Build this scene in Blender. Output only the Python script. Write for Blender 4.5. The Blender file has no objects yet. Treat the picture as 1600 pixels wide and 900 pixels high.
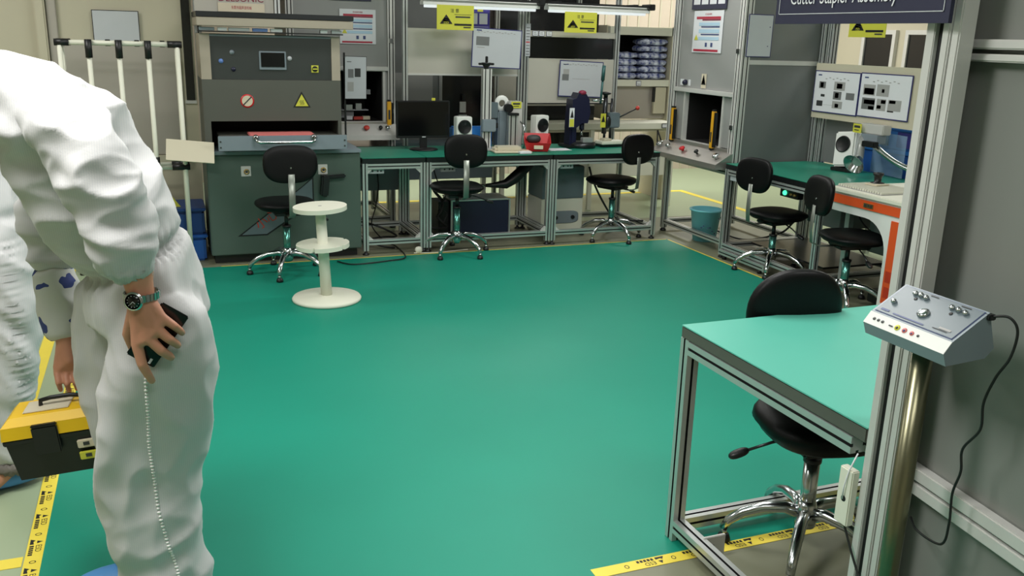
import bpy, bmesh, math, random
from mathutils import Vector, Matrix, noise
SC = bpy.context.scene
COL = SC.collection
PI = math.pi
# ------------------------------------------------------------ camera, world, lights, exposure
def cam_matrix(p, y, r, h):
    Rz = Matrix.Rotation(-y, 3, 'Z'); Rx = Matrix.Rotation(PI/2 - p, 3, 'X'); Rr = Matrix.Rotation(r, 3, 'Z')
    return Matrix.Translation((0, 0, h)) @ (Rz @ Rx @ Rr).to_4x4()
cam_d = bpy.data.cameras.new('camera'); cam = bpy.data.objects.new('camera', cam_d); COL.objects.link(cam)
cam.matrix_world = cam_matrix(0.27223, 0.37864, 0.028669, 1.65)
cam_d.sensor_fit = 'HORIZONTAL'; cam_d.sensor_width = 36; cam_d.lens = 1400.45/1600*36
cam_d.clip_start = 0.05; cam_d.clip_end = 60
SC.camera = cam
SC.view_settings.view_transform = 'Standard'; SC.view_settings.look = 'None'
SC.view_settings.exposure = 0.0; SC.view_settings.gamma = 1; SC.view_settings.use_curve_mapping = False
w = bpy.data.worlds.new('world'); SC.world = w; w.use_nodes = True
w.node_tree.nodes['Background'].inputs[0].default_value = (0.8, 0.9, 1, 1)
w.node_tree.nodes['Background'].inputs[1].default_value = 0.5
def area(name, loc, sx, sy, power, col=(1, .98, .95), rot=(0, 0, 0)):
    l = bpy.data.lights.new(name, 'AREA'); l.shape = 'RECTANGLE'; l.size = sx; l.size_y = sy; l.energy = power; l.color = col
    o = bpy.data.objects.new(name, l); COL.objects.link(o); o.location = loc; o.rotation_euler = rot
    return o
LP = 1.5
area('ceiling_light_centre', (1.7, 3.2, 2.92), 1.2, 1.2, 44*LP)
area('ceiling_light_left', (-0.7, 2.0, 2.92), 1.2, 0.6, 54*LP)
area('front_fill_light', (0.3, 0.1, 2.92), 1.2, 0.6, 14*LP)  # added fill that brightens the bench post and right partition, not a room lamp
area('ceiling_light_right', (2.9, 1.0, 2.92), 1.2, 0.6, 26*LP)
area('ceiling_light_bench_left', (1.0, 5.7, 2.92), 1.2, 0.3, 9*LP)
area('ceiling_light_bench_right', (3.2, 5.9, 2.92), 1.2, 0.3, 22*LP)
area('ceiling_light_back', (3.0, 9.3, 2.92), 2.4, 0.6, 70*LP)
area('ceiling_light_back_right', (6.2, 9.0, 2.92), 1.2, 1.2, 60*LP)
area('ceiling_light_wall_left', (-1.6, 5.6, 2.92), 1.2, 0.6, 30*LP)
area('ceiling_light_right_row', (6.3, 5.0, 2.92), 1.2, 1.2, 30*LP)
# ------------------------------------------------------------ materials
MATS = {}
def lin(c):
    return tuple(((v/255)/12.92 if v/255 <= .04045 else ((v/255+.055)/1.055)**2.4) for v in c)
def mat(name, rgb, rough=.5, metal=0.0, var=.06, scale=12, bump=0, bscale=200, spec=.5, emit=0, coat=0, trans=0, alpha=1, stretch=None):
    m = bpy.data.materials.new(name); m.use_nodes = True; nt = m.node_tree; N = nt.nodes; L = nt.links
    b = N['Principled BSDF']; c = lin(rgb)
    b.inputs['Roughness'].default_value = rough; b.inputs['Metallic'].default_value = metal
    b.inputs['Specular IOR Level'].default_value = spec
    tc = N.new('ShaderNodeTexCoord'); mp = N.new('ShaderNodeMapping'); L.new(tc.outputs['Object'], mp.inputs[0])
    if stretch: mp.inputs['Scale'].default_value = stretch
    nz = N.new('ShaderNodeTexNoise'); nz.inputs['Scale'].default_value = scale; nz.inputs['Detail'].default_value = 4
    L.new(mp.outputs[0], nz.inputs['Vector'])
    mx = N.new('ShaderNodeMix'); mx.data_type = 'RGBA'
    mx.inputs[6].default_value = tuple(v*(1-var) for v in c)+(1,); mx.inputs[7].default_value = tuple(min(1, v*(1+var)) for v in c)+(1,)
    L.new(nz.outputs['Fac'], mx.inputs[0]); L.new(mx.outputs[2], b.inputs['Base Color'])
    if bump:
        n2 = N.new('ShaderNodeTexNoise'); n2.inputs['Scale'].default_value = bscale; L.new(tc.outputs['Object'], n2.inputs['Vector'])
        bp = N.new('ShaderNodeBump'); bp.inputs['Strength'].default_value = bump; bp.inputs['Distance'].default_value = .002
        L.new(n2.outputs['Fac'], bp.inputs['Height']); L.new(bp.outputs[0], b.inputs['Normal'])
    if emit:
        b.inputs['Emission Color'].default_value = c+(1,); b.inputs['Emission Strength'].default_value = emit
    if coat: b.inputs['Coat Weight'].default_value = coat
    if trans: b.inputs['Transmission Weight'].default_value = trans
    if alpha < 1: b.inputs['Alpha'].default_value = alpha
    MATS[name] = m; return m
M_ = {}
def dm(k, *a, **kw): M_[k] = mat(k, *a, **kw)
dm('bracket_steel', (128, 134, 126), .35, .6)
dm('panel_mid', (124, 127, 122), .42, var=.03, scale=3)
dm('hood_cream', (168, 158, 142), .5)
dm('pedestal_steel', (124, 122, 98), .28, .9, stretch=(1, 1, 12), scale=8, var=.05)
dm('green_floor', (13, 131, 109), .48, var=.10, scale=1.6, bump=.05, bscale=60, spec=.35)
dm('pale_floor', (150, 165, 135), .35, var=.06, scale=2)
dm('grey_floor', (120, 122, 100), .45, var=.15, scale=3)
dm('green_mat', (26, 128, 104), .38, var=.04, scale=5, spec=.6)
dm('green_mat_light', (80, 162, 144), .34, var=.04, scale=5, spec=.6)
dm('aluminium', (198, 202, 200), .33, .6, var=.04, scale=40)
dm('aluminium_satin', (204, 204, 200), .45, .2, var=.03, scale=30)
dm('slot_black', (14, 15, 17), .6)
dm('panel_grey', (150, 151, 149), .42, .0, var=.03, scale=3)
dm('panel_warm', (184, 181, 170), .5, .0, var=.03, scale=3)
dm('panel_dark', (112, 115, 114), .4, .0, var=.05, scale=3)
dm('machine_grey', (86, 87, 80), .42, .0, var=.05, scale=4)
dm('machine_green', (76, 92, 84), .4, .0, var=.05, scale=4)
dm('machine_dark', (52, 56, 54), .4)
dm('cream', (196, 190, 168), .5, var=.03, scale=3)
dm('cream_wall', (188, 182, 160), .6, var=.03, scale=2)
dm('wall_grey', (168, 162, 152), .55, var=.03, scale=2)
dm('ceiling_white', (190, 190, 185), .8)
dm('stainless', (186, 182, 176), .33, .75, var=.05, scale=8, stretch=(1, 1, 12))
dm('chrome', (196, 200, 202), .17, 1.0, var=.02)
dm('steel_dark', (60, 62, 64), .3, .8)
dm('black_plastic', (18, 19, 21), .42)
dm('black_pu', (6, 7, 8), .45, var=.1, scale=30, bump=.25, bscale=300, spec=.2)
dm('screen_black', (9, 9, 11), .18)
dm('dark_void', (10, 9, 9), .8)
dm('dark_glass', (22, 24, 26), .12)
dm('white_plastic', (228, 230, 226), .4, var=.02)
dm('cream_plastic', (222, 222, 206), .45, var=.02)
dm('paper', (222, 224, 228), .55, var=.02)
dm('paper_pale', (188, 192, 196), .35, var=.03)
dm('navy', (34, 36, 62), .45)
dm('navy_frame', (52, 52, 104), .4)
dm('purple_blue', (70, 62, 150), .45)
dm('yellow_sign', (206, 204, 70), .5, var=.04)
dm('yellow_tape', (226, 205, 70), .5, var=.06, scale=10)
dm('yellow_guard', (224, 168, 40), .4)
dm('yellow_lid', (232, 188, 20), .45, var=.1, scale=8)
dm('red', (196, 30, 36), .35)
dm('red_dull', (190, 60, 50), .5)
dm('pink', (212, 120, 116), .55)
dm('red_print', (176, 44, 66), .5)
dm('maroon_print', (130, 30, 60), .5)
dm('blue_print', (96, 130, 196), .5)
dm('slate_print', (60, 74, 120), .5)
dm('pale_blue_print', (176, 206, 226), .5)
dm('grey_print', (110, 112, 112), .55)
dm('dark_print', (52, 54, 54), .55)
dm('black_print', (22, 22, 22), .55)
dm('mid_print', (160, 160, 158), .55)
dm('navy_case', (24, 34, 62), .5)
dm('blue_press', (22, 24, 52), .38)
dm('teal_handle', (50, 92, 92), .35, .3)
dm('blue_bin', (36, 96, 180), .45, var=.08)
dm('blue_bin_dark', (26, 62, 124), .45, var=.1)
dm('blue_bright', (50, 130, 215), .4)
dm('cyan_bucket', (132, 218, 232), .4, var=.06)
dm('orange', (222, 84, 34), .45, var=.03)
dm('orange_dark', (186, 52, 26), .45)
dm('device_grey', (126, 138, 146), .42, var=.02)
dm('device_side', (98, 112, 118), .42, var=.03)
dm('steel_teal_reflection', (90, 150, 140), .22, .85, var=.03)  # chrome chair columns: their teal reflection is put into the base colour
dm('brass', (180, 150, 90), .3, .8)
dm('fixture_beige', (210, 200, 176), .5)
dm('skin', (196, 138, 112), .5, var=.08, scale=25, bump=.2, bscale=120)
dm('hair', (22, 18, 16), .6)
dm('blue_cover', (76, 140, 200), .6, var=.1)
dm('sock_grey', (110, 105, 100), .8, var=.3, scale=60)
dm('led_green', (70, 230, 160), .3, emit=2.0)
dm('lamp_tube', (232, 236, 240), .3, emit=.8)
dm('cable', (16, 18, 18), .5)
dm('bubble', (96, 116, 176), .18, var=.35, scale=40, spec=1.0)
dm('clear_sheet', (150, 180, 205), .12, alpha=.35)
def fabric():
    m = mat('coverall', (222, 222, 222), .72, var=.02, scale=6, bump=.15, bscale=250); N = m.node_tree.nodes; L = m.node_tree.links
    tc = N.new('ShaderNodeTexCoord'); wv = N.new('ShaderNodeTexWave'); wv.wave_type = 'BANDS'; wv.bands_direction = 'X'
    wv.inputs['Scale'].default_value = 62; wv.inputs['Distortion'].default_value = .6; L.new(tc.outputs['Object'], wv.inputs['Vector'])
    cr = N.new('ShaderNodeValToRGB'); cr.color_ramp.elements[0].position = .0; cr.color_ramp.elements[0].color = (.47, .48, .50, 1)
    cr.color_ramp.elements[1].position = .25; cr.color_ramp.elements[1].color = (.53, .53, .53, 1)
    L.new(wv.outputs['Fac'], cr.inputs[0]); b = N['Principled BSDF']; L.new(cr.outputs[0], b.inputs['Base Color'])
    b.inputs['Sheen Weight'].default_value = .2
    return m
M_['coverall'] = fabric()
def corrugated():
    m = mat('corrugated', (190, 178, 160), .55, var=.04)
    return m
M_['corrugated'] = corrugated()
def patterned():
    m = mat('patterned', (200, 200, 198), .7); N = m.node_tree.nodes; L = m.node_tree.links
    tc = N.new('ShaderNodeTexCoord'); v = N.new('ShaderNodeTexNoise'); v.inputs['Scale'].default_value = 14; L.new(tc.outputs['Object'], v.inputs['Vector'])
    cr = N.new('ShaderNodeValToRGB'); cr.color_ramp.interpolation = 'CONSTANT'
    cr.color_ramp.elements[0].color = (.03, .05, .2, 1); cr.color_ramp.elements[1].position = .46; cr.color_ramp.elements[1].color = (.55, .56, .54, 1)
    L.new(v.outputs['Fac'], cr.inputs[0]); L.new(cr.outputs[0], N['Principled BSDF'].inputs['Base Color']); return m
M_['patterned'] = patterned()
def bubble():
    m = mat('bubble', (96, 116, 176), .2, spec=1.0); N = m.node_tree.nodes; L = m.node_tree.links
    tc = N.new('ShaderNodeTexCoord'); v = N.new('ShaderNodeTexNoise'); v.inputs['Scale'].default_value = 26; v.inputs['Detail'].default_value = 3; L.new(tc.outputs['Object'], v.inputs['Vector'])
    cr = N.new('ShaderNodeValToRGB'); cr.color_ramp.elements[0].position = .38; cr.color_ramp.elements[0].color = (.05, .07, .25, 1); cr.color_ramp.elements[1].position = .66; cr.color_ramp.elements[1].color = (.75, .8, .95, 1)  # near-white patches paint the highlights of the wrap into its colour
    L.new(v.outputs['Fac'], cr.inputs[0]); L.new(cr.outputs[0], N['Principled BSDF'].inputs['Base Color']); return m
M_['bubble'] = bubble()
# ------------------------------------------------------------ builders
FR = Matrix.Identity(4)          # current frame: shapes are given in it and land in world space
WM = {}                          # world matrix of every object made here
def setfr(x=0, y=0, z=0, rz=0):
    global FR
    FR = Matrix.Translation((x, y, z)) @ Matrix.Rotation(rz, 4, 'Z')
def rmat(ax, a): return Matrix.Rotation(a, 3, ax)
class MB:
    def __init__(s): s.bm = bmesh.new(); s.mats = []
    def mi(s, m):
        m = M_[m]
        if m not in s.mats: s.mats.append(m)
        return s.mats.index(m)
    def _faces(s, before, m, smooth=False):
        i = s.mi(m)
        for f in s.bm.faces:
            if f.index == -1 or f not in before:
                f.material_index = i; f.smooth = smooth
    def poly(s, pts, m, smooth=False):
        vs = [s.bm.verts.new(p) for p in pts]; f = s.bm.faces.new(vs); f.material_index = s.mi(m); f.smooth = smooth; return f
    def box(s, a, b, m, bev=0):
        a, b = [min(a[i], b[i]) for i in range(3)], [max(a[i], b[i]) for i in range(3)]
        c = [(a[i]+b[i])/2 for i in range(3)]; sz = [b[i]-a[i] for i in range(3)]
        return s.obox(c, sz, Matrix.Identity(3), m, bev)
    def obox(s, c, sz, R, m, bev=0):
        i = s.mi(m); b2 = bmesh.new()
        bmesh.ops.create_cube(b2, size=1)
        for v in b2.verts: v.co = Vector((v.co.x*sz[0], v.co.y*sz[1], v.co.z*sz[2]))
        if bev > 0: bmesh.ops.bevel(b2, geom=list(b2.edges), offset=min(bev, min(sz)*.45), segments=2, affect='EDGES')
        for v in b2.verts: v.co = R @ v.co + Vector(c)
        s._merge(b2, i); return s
    def _merge(s, b2, i, smooth=False):
        mp = {}
        for v in b2.verts: mp[v] = s.bm.verts.new(v.co)
        for f in b2.faces:
            try:
                g = s.bm.faces.new([mp[v] for v in f.verts]); g.material_index = i; g.smooth = smooth or f.smooth
            except ValueError: pass
        b2.free()
    def cyl(s, p0, p1, r0, m, r1=None, seg=16, caps=True, smooth=True):
        r1 = r0 if r1 is None else r1; p0 = Vector(p0); p1 = Vector(p1); d = (p1-p0).normalized()
        u = d.orthogonal().normalized(); v = d.cross(u); i = s.mi(m)
        A = [s.bm.verts.new(p0+(u*math.cos(2*PI*k/seg)+v*math.sin(2*PI*k/seg))*r0) for k in range(seg)]
        B = [s.bm.verts.new(p1+(u*math.cos(2*PI*k/seg)+v*math.sin(2*PI*k/seg))*r1) for k in range(seg)]
        for k in range(seg):
            f = s.bm.faces.new((A[k], A[(k+1) % seg], B[(k+1) % seg], B[k])); f.material_index = i; f.smooth = smooth
        if caps:
            f = s.bm.faces.new(A[::-1]); f.material_index = i
            f = s.bm.faces.new(B); f.material_index = i
        return s
    def tube(s, pts, r, m, seg=8, radii=None, flat=None):
        pts = [Vector(p) for p in pts]; n = len(pts); i = s.mi(m); rings = []
        up = Vector((0, 0, 1)); prev = None
        for k, p in enumerate(pts):
            d = (pts[min(k+1, n-1)]-pts[max(k-1, 0)]).normalized()
            if prev is None: u = d.cross(up) if abs(d.z) < .95 else d.cross(Vector((0, 1, 0)))
            else: u = prev - d*prev.dot(d)
            u.normalize(); prev = u; v = d.cross(u); rr = radii[k] if radii else r; fl = flat or 1
            rings.append([s.bm.verts.new(p+u*math.cos(2*PI*j/seg)*rr+v*math.sin(2*PI*j/seg)*rr*fl) for j in range(seg)])
        for a, b in zip(rings, rings[1:]):
            for j in range(seg):
                f = s.bm.faces.new((a[j], a[(j+1) % seg], b[(j+1) % seg], b[j])); f.material_index = i; f.smooth = True
        for q in (rings[0][::-1], rings[-1]):
            f = s.bm.faces.new(q); f.material_index = i
        return s
    def lathe(s, prof, o, m, seg=32, axis=(0, 0, 1), smooth=True):
        o = Vector(o); d = Vector(axis).normalized(); u = d.orthogonal().normalized(); v = d.cross(u); i = s.mi(m); rings = []
        for r, z in prof:
            if r < 1e-5: rings.append([s.bm.verts.new(o+d*z)])
            else: rings.append([s.bm.verts.new(o+d*z+(u*math.cos(2*PI*k/seg)+v*math.sin(2*PI*k/seg))*r) for k in range(seg)])
        for a, b in zip(rings, rings[1:]):
            for k in range(seg):
                q = [a[k % len(a)], a[(k+1) % len(a)], b[(k+1) % len(b)], b[k % len(b)]]
                q = [x for n_, x in enumerate(q) if x not in q[:n_]]
                if len(q) > 2:
                    f = s.bm.faces.new(q); f.material_index = i; f.smooth = smooth
        return s
    def prism(s, poly, o, u, v, t, m, smooth=False):
        """2D polygon (along u, v from o) extruded by t along u x v"""
        o = Vector(o); u = Vector(u).normalized(); v = Vector(v).normalized(); n = u.cross(v)*t; i = s.mi(m)
        A = [s.bm.verts.new(o+u*a+v*b) for a, b in poly]; B = [s.bm.verts.new(o+u*a+v*b+n) for a, b in poly]; k = len(poly)
        f = s.bm.faces.new(A[::-1]); f.material_index = i; f = s.bm.faces.new(B); f.material_index = i
        for j in range(k):
            f = s.bm.faces.new((A[j], A[(j+1) % k], B[(j+1) % k], B[j])); f.material_index = i; f.smooth = smooth
        return s
    def prof(s, p0, p1, w_, h_, u, m='aluminium'):
        """slotted aluminium profile from p0 to p1; w_ along u, h_ across"""
        p0 = Vector(p0); p1 = Vector(p1); d = (p1-p0).normalized(); u = Vector(u); u = (u-d*u.dot(d)).normalized(); v = d.cross(u)
        def side(L, n):    # slot intervals along a side
            return [((k+.5)*L/n-.0045, (k+.5)*L/n+.0045) for k in range(n)]
        nw = max(1, round(w_/.04)); nh = max(1, round(h_/.04)); pts = []; dk = []
        def walk(ox, oy, dx, dy, L, n):
            nx, ny = -dy, dx     # inward
            pts.append((ox, oy)); dk.append(0)
            for a, b in side(L, n):
                pts.append((ox+dx*a, oy+dy*a)); dk.append(1)
                pts.append((ox+dx*a+nx*.007, oy+dy*a+ny*.007)); dk.append(1)
                pts.append((ox+dx*b+nx*.007, oy+dy*b+ny*.007)); dk.append(1)
                pts.append((ox+dx*b, oy+dy*b)); dk.append(0)
        W2, H2 = w_/2, h_/2
        walk(-W2, -H2, 1, 0, w_, nw); walk(W2, -H2, 0, 1, h_, nh); walk(W2, H2, -1, 0, w_, nw); walk(-W2, H2, 0, -1, h_, nh)
        A = [s.bm.verts.new(p0+u*a+v*b) for a, b in pts]; B = [s.bm.verts.new(p1+u*a+v*b) for a, b in pts]; k = len(pts)
        im = s.mi(m); ib = s.mi('slot_black')
        for j in range(k):
            f = s.bm.faces.new((A[j], A[(j+1) % k], B[(j+1) % k], B[j])); f.material_index = ib if dk[j] else im
        f = s.bm.faces.new(A[::-1]); f.material_index = im; f = s.bm.faces.new(B); f.material_index = im
        return s
    def superell(s, c, sz, R, m, e1=.35, e2=.6, nu=32, nv=14, fn=None):
        """cushion: half sizes sz; e2 outline, e1 edge profile (axis of thickness = local y)"""
        i = s.mi(m); P = lambda x, e: math.copysign(abs(x)**e, x); rings = []
        for a in range(nv+1):
            ph = -PI/2+PI*a/nv
            row = []
            for b in range(nu):
                th = 2*PI*b/nu
                p = Vector((sz[0]*P(math.cos(ph), e1)*P(math.cos(th), e2), sz[1]*P(math.sin(ph), e1*1.6), sz[2]*P(math.cos(ph), e1)*P(math.sin(th), e2)))
                if fn: p = fn(p)
                row.append(R @ p + Vector(c))
            rings.append(row)
        V = [[s.bm.verts.new(p) for p in row] for row in rings[1:-1]]
        b0 = s.bm.verts.new(sum(rings[0], Vector())/nu); b1 = s.bm.verts.new(sum(rings[-1], Vector())/nu)
        def F(q):
            f = s.bm.faces.new(q); f.material_index = i; f.smooth = True
        for a, b in zip(V, V[1:]):
            for j in range(nu): F((a[j], b[j], b[(j+1) % nu], a[(j+1) % nu]))
        for j in range(nu):
            F((b0, V[0][j], V[0][(j+1) % nu])); F((b1, V[-1][(j+1) % nu], V[-1][j]))
        return s
    def build(s, name, parent=None, fr=None, mods=None):
        F = FR if fr is None else fr
        for v in s.bm.verts: v.co = F @ v.co
        bmesh.ops.recalc_face_normals(s.bm, faces=list(s.bm.faces))
        if parent is not None: W = WM[parent.name]
        else:
            xs = [v.co for v in s.bm.verts]
            lo = [min(c[i] for c in xs) for i in range(3)]; hi = [max(c[i] for c in xs) for i in range(3)]
            W = Matrix.Translation(((lo[0]+hi[0])/2, (lo[1]+hi[1])/2, lo[2]))
        Wi = W.inverted()
        for v in s.bm.verts: v.co = Wi @ v.co
        me = bpy.data.meshes.new(name); s.bm.to_mesh(me); s.bm.free()
        for m in s.mats: me.materials.append(m)
        o = bpy.data.objects.new(name, me); COL.objects.link(o)
        if parent is not None:
            o.parent = parent; WM[o.name] = WM[parent.name].copy()
        else:
            o.matrix_world = W; WM[o.name] = W
        return o
def tag(o, label, cat, group=None):
    o['label'] = label; o['category'] = cat
    if group: o['group'] = group
    return o
def thing(name, label, cat, loc=(0, 0, 0), rz=0, group=None):
    o = bpy.data.objects.new(name, None); COL.objects.link(o); o.empty_display_size = .1
    W = FR @ Matrix.Translation(loc) @ Matrix.Rotation(rz, 4, 'Z'); o.matrix_world = W; WM[o.name] = W
    return tag(o, label, cat, group)
def struct(o): o['kind'] = 'structure'; return o
def bx(name, parent, a, b, m, bev=0):
    return MB().box(a, b, m, bev).build(name, parent)
def copy_tree(o, parent=None):
    c = o.copy(); COL.objects.link(c)
    if parent is not None: c.parent = parent
    for ch in list(o.children): copy_tree(ch, c)
    return c
def text_mb(s, txt, o, u, v, size, m, depth=.001, align='LEFT', maxw=None):
    """lettering on the plane (o, u right, v up), standing proud by depth along u x v"""
    c = bpy.data.curves.new('t', 'FONT'); c.body = txt; c.size = size; c.align_x = align; c.resolution_u = 3
    ob = bpy.data.objects.new('t', c); COL.objects.link(ob)
    dg = bpy.context.evaluated_depsgraph_get(); me = bpy.data.meshes.new_from_object(ob.evaluated_get(dg))
    bpy.data.objects.remove(ob); bpy.data.curves.remove(c)
    b2 = bmesh.new(); b2.from_mesh(me); bpy.data.meshes.remove(me)
    u = Vector(u).normalized(); v = Vector(v).normalized(); n = u.cross(v); o = Vector(o)
    if len(b2.verts):
        k = 1
        wd = max(x.co.x for x in b2.verts)-min(x.co.x for x in b2.verts)
        if maxw and wd > 0: k = maxw/wd
        for x in b2.verts: x.co = o+u*x.co.x*k+v*x.co.y+n*depth
    i = s.mi(m); s._merge(b2, i)
def sheet(name, parent, o, u, v, w_, h_, base, rects=(), border=None, bw=.006, t=.003, texts=(), tris=()):
    """flat printed sheet/board: base plate with printed areas. o = lower left corner; rects in 0..1"""
    s = MB(); u = Vector(u).normalized(); v = Vector(v).normalized(); n = u.cross(v); o = Vector(o)
    s.prism([(0, 0), (w_, 0), (w_, h_), (0, h_)], o, u, v, t, border or base)
    if border: s.prism([(bw, bw), (w_-bw, bw), (w_-bw, h_-bw), (bw, h_-bw)], o+n*t, u, v, .0008, base)
    e = t+.0018
    for x0, y0, x1, y1, m in rects:
        s.poly([o+u*(a*w_)+v*(b*h_)+n*e for a, b in ((x0, y0), (x1, y0), (x1, y1), (x0, y1))], m)
    for pts, m in tris:
        e2 = e+.0006
        s.poly([o+u*(a*w_)+v*(b*h_)+n*e2 for a, b in pts], m)
    for tx in texts:
        txt, x, y, sz, m = tx[:5]; text_mb(s, txt, o+u*(x*w_)+v*(y*h_)+n*(e+.0012), u, v, sz, m, 0, 'CENTER', tx[5] if len(tx) > 5 else None)
    return s.build(name, parent)
# ------------------------------------------------------------ setting
setfr()
X0, X1, Y0, Y1, HC = -4.0, 8.2, -1.6, 10.5, 3.0
struct(bx('floor', None, (X0, Y0, -.1), (X1, Y1, 0), 'pale_floor'))
s = MB(); s.prism([(-.445, Y0+.05), (1.242, Y0+.05), (1.242, 2.262), (4.05, 2.262), (4.05, 6.585), (-.445, 6.585)], (0, 0, 0), (1, 0, 0), (0, 1, 0), .002, 'green_floor'); struct(s.build('floor'))
s = MB(); s.prism([(1.243, Y0+.05), (3.6, Y0+.05), (3.6, 2.261), (1.243, 2.261)], (0, 0, 0), (1, 0, 0), (0, 1, 0), .0015, 'grey_floor'); struct(s.build('floor'))
s = MB(); s.prism([(.2, 6.586), (4.051, 6.586), (4.051, 2.6), (5.3, 2.6), (5.3, 7.5), (.2, 7.5)], (0, 0, 0), (1, 0, 0), (0, 1, 0), .0015, 'grey_floor'); struct(s.build('floor'))
struct(bx('ceiling', None, (X0, Y0, HC), (X1, Y1, HC+.1), 'ceiling_white'))
struct(bx('wall_left', None, (X0-.1, Y0, 0), (X0, Y1, HC), 'cream_wall'))
struct(bx('wall_front', None, (X0, Y0-.1, 0), (X1, Y0, HC), 'cream_wall'))
s = MB(); s.box((X0, Y1, 0), (X1, Y1+.1, HC), 'corrugated')
x = 3.0
while x < X1-.1:
    s.box((x, Y1-.012, 0), (x+.022, Y1, HC), 'cream_wall'); x += .155
struct(s.build('wall_back'))
wr = struct(bx('wall_far_right', None, (X1, Y0, 0), (X1+.1, Y1, HC), 'cream_wall'))
for k, (a, b) in enumerate([(8.55, 9.1), (7.85, 8.4), (7.2, 7.72)]):
    f = MB()
    f.box((X1-.05, a, .9), (X1-.001, a+.05, 1.86), 'aluminium_satin'); f.box((X1-.05, b-.05, .9), (X1-.001, b, 1.86), 'aluminium_satin')
    f.box((X1-.05, a+.05, 1.81), (X1-.001, b-.05, 1.86), 'aluminium_satin'); f.box((X1-.05, a+.05, .9), (X1-.001, b-.05, .95), 'aluminium_satin')
    o = struct(f.build('window_%d' % (k+1))); bx('pane', o, (X1-.03, a+.05, .95), (X1-.02, b-.05, 1.81), 'dark_glass')
# left part of the back: cream partition behind the pipe rack
wl = struct(bx('wall_partition_left', None, (X0, 7.3, 0), (.30, 7.4, HC), 'cream_wall'))
bx('infill_panel', wl, (-.60, 7.285, .73), (.20, 7.2995, 1.52), 'wall_grey')
bx('ledge', wl, (-.62, 7.25, .665), (.21, 7.2995, .725), 'cream_wall', .004)
bx('window_strip', wl, (.225, 7.285, 1.13), (.285, 7.2995, 2.6), 'dark_glass')
bx('window_edge', wl, (.215, 7.288, 1.105), (.295, 7.2995, 1.13), 'aluminium_satin')
struct(bx('trim_1', None, (-.735, 7.22, 0), (-.665, 7.2995, HC), 'cream_wall', .01))
struct(bx('trim_2', None, (-.66, 7.262, 0), (-.60, 7.2995, HC), 'wall_grey', .004))
s = MB().prof((.335, 7.26, 0), (.335, 7.26, HC), .05, .05, (1, 0, 0)); struct(s.build('trim_3'))
# right partition of grey sheets in slotted aluminium rails, from the bench post towards the camera
setfr(1.625, 1.45, 0, -math.radians(96.5))
wp = MB(); wp.box((-.06, .016, 0), (2.9, .028, HC), 'panel_mid')
wp = struct(wp.build('wall_right'))
MB().box((-.105, -.006, 0), (-.082, .015, HC), 'aluminium_satin', .003).build('upright', wp)
MB().box((-.080, -.014, 0), (-.055, .015, HC), 'aluminium_satin', .003).build('upright', wp)
for z, hh in ((.646, .030), (.683, .032), (1.637, .016), (1.664, .020)):
    s = MB(); s.box((-.053, -.014, z-hh/2), (2.9, .0155, z+hh/2), 'aluminium_satin', .003); s.build('rail', wp)
setfr()
# floor tapes with printed static-warning lettering
def esd_tape(label, a, b, u, v, wd, step, l0):
    s = MB(); a = Vector(a); b = Vector(b); L = (b-a).length; u = Vector(u); v = Vector(v)
    s.prism([(0, 0), (L, 0), (L, wd), (0, wd)], a, u, v, .0008, 'yellow_tape')
    t = l0
    while t < L-.12:
        p = a+u*t; z = Vector((0, 0, .0012))
        text_mb(s, 'ESD', p+v*(wd*.50)+z, u, v, wd*.50, 'black_print', 0)
        s.poly([p+u*(-.028)+v*(wd*.52)+z, p+u*(-.010)+v*(wd*.52)+z, p+u*(-.019)+v*(wd*.86)+z], 'black_print')
        s.poly([p+u*(-.040)+v*(wd*.12)+z, p+u*(-.006)+v*(wd*.12)+z, p+u*(-.006)+v*(wd*.36)+z, p+u*(-.023)+v*(wd*.30)+z, p+u*(-.030)+v*(wd*.42)+z], 'black_print')
        for k in range(5): s.poly([p+u*(.002+k*.013)+v*(wd*.13)+z, p+u*(.0115+k*.013)+v*(wd*.13)+z, p+u*(.0115+k*.013)+v*(wd*.38)+z, p+u*(.002+k*.013)+v*(wd*.38)+z], 'black_print')
        c = p+u*(.105)+v*(wd*.5)+z; n = 16
        for k in range(n):
            a0, a1 = 2*PI*k/n, 2*PI*(k+1)/n
            q = lambda r, t_: c+u*(math.cos(t_)*r*.8)+v*(math.sin(t_)*r)
            s.poly([q(wd*.14, a0), q(wd*.20, a0), q(wd*.20, a1), q(wd*.14, a1)], 'black_print')
        t += step
    tag(s.build('floor_tape'), label, 'floor tape')
def plain_tape(label, pts):
    s = MB()
    for a, b in pts: s.box((a[0], a[1], .0002), (b[0], b[1], .0018), 'yellow_tape')
    tag(s.build('floor_tape'), label, 'floor tape')
esd_tape('yellow printed static warning tape along the left edge of the green floor', (-.495, 6.5, .0022), (-.495, -1.0, .0022), (0, -1, 0), (1, 0, 0), .052, .175, .02)
esd_tape('short yellow printed static warning tape on the floor under the front workbench', (3.4, 2.262, .0022), (1.2, 2.262, .0022), (-1, 0, 0), (0, -1, 0), .050, .175, .05)
plain_tape('plain yellow tape on the pale floor beyond the toolbox at left', [((-.66, 4.2), (-.60, 7.0))])
plain_tape('plain yellow cross line meeting the printed tape at lower left', [((-2.2, 2.86), (-.50, 2.92))])
plain_tape('thin yellow line between green floor and the back row of workbenches', [((.36, 6.588), (4.05, 6.602))])
plain_tape('thin yellow line between green floor and the right row of stations', [((4.053, 2.7), (4.069, 6.58))])
plain_tape('pale yellow line on the far floor seen through the back workbenches', [((.6, 8.82), (5.55, 8.90)), ((5.55, 7.0), (5.63, 8.90))])
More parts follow.
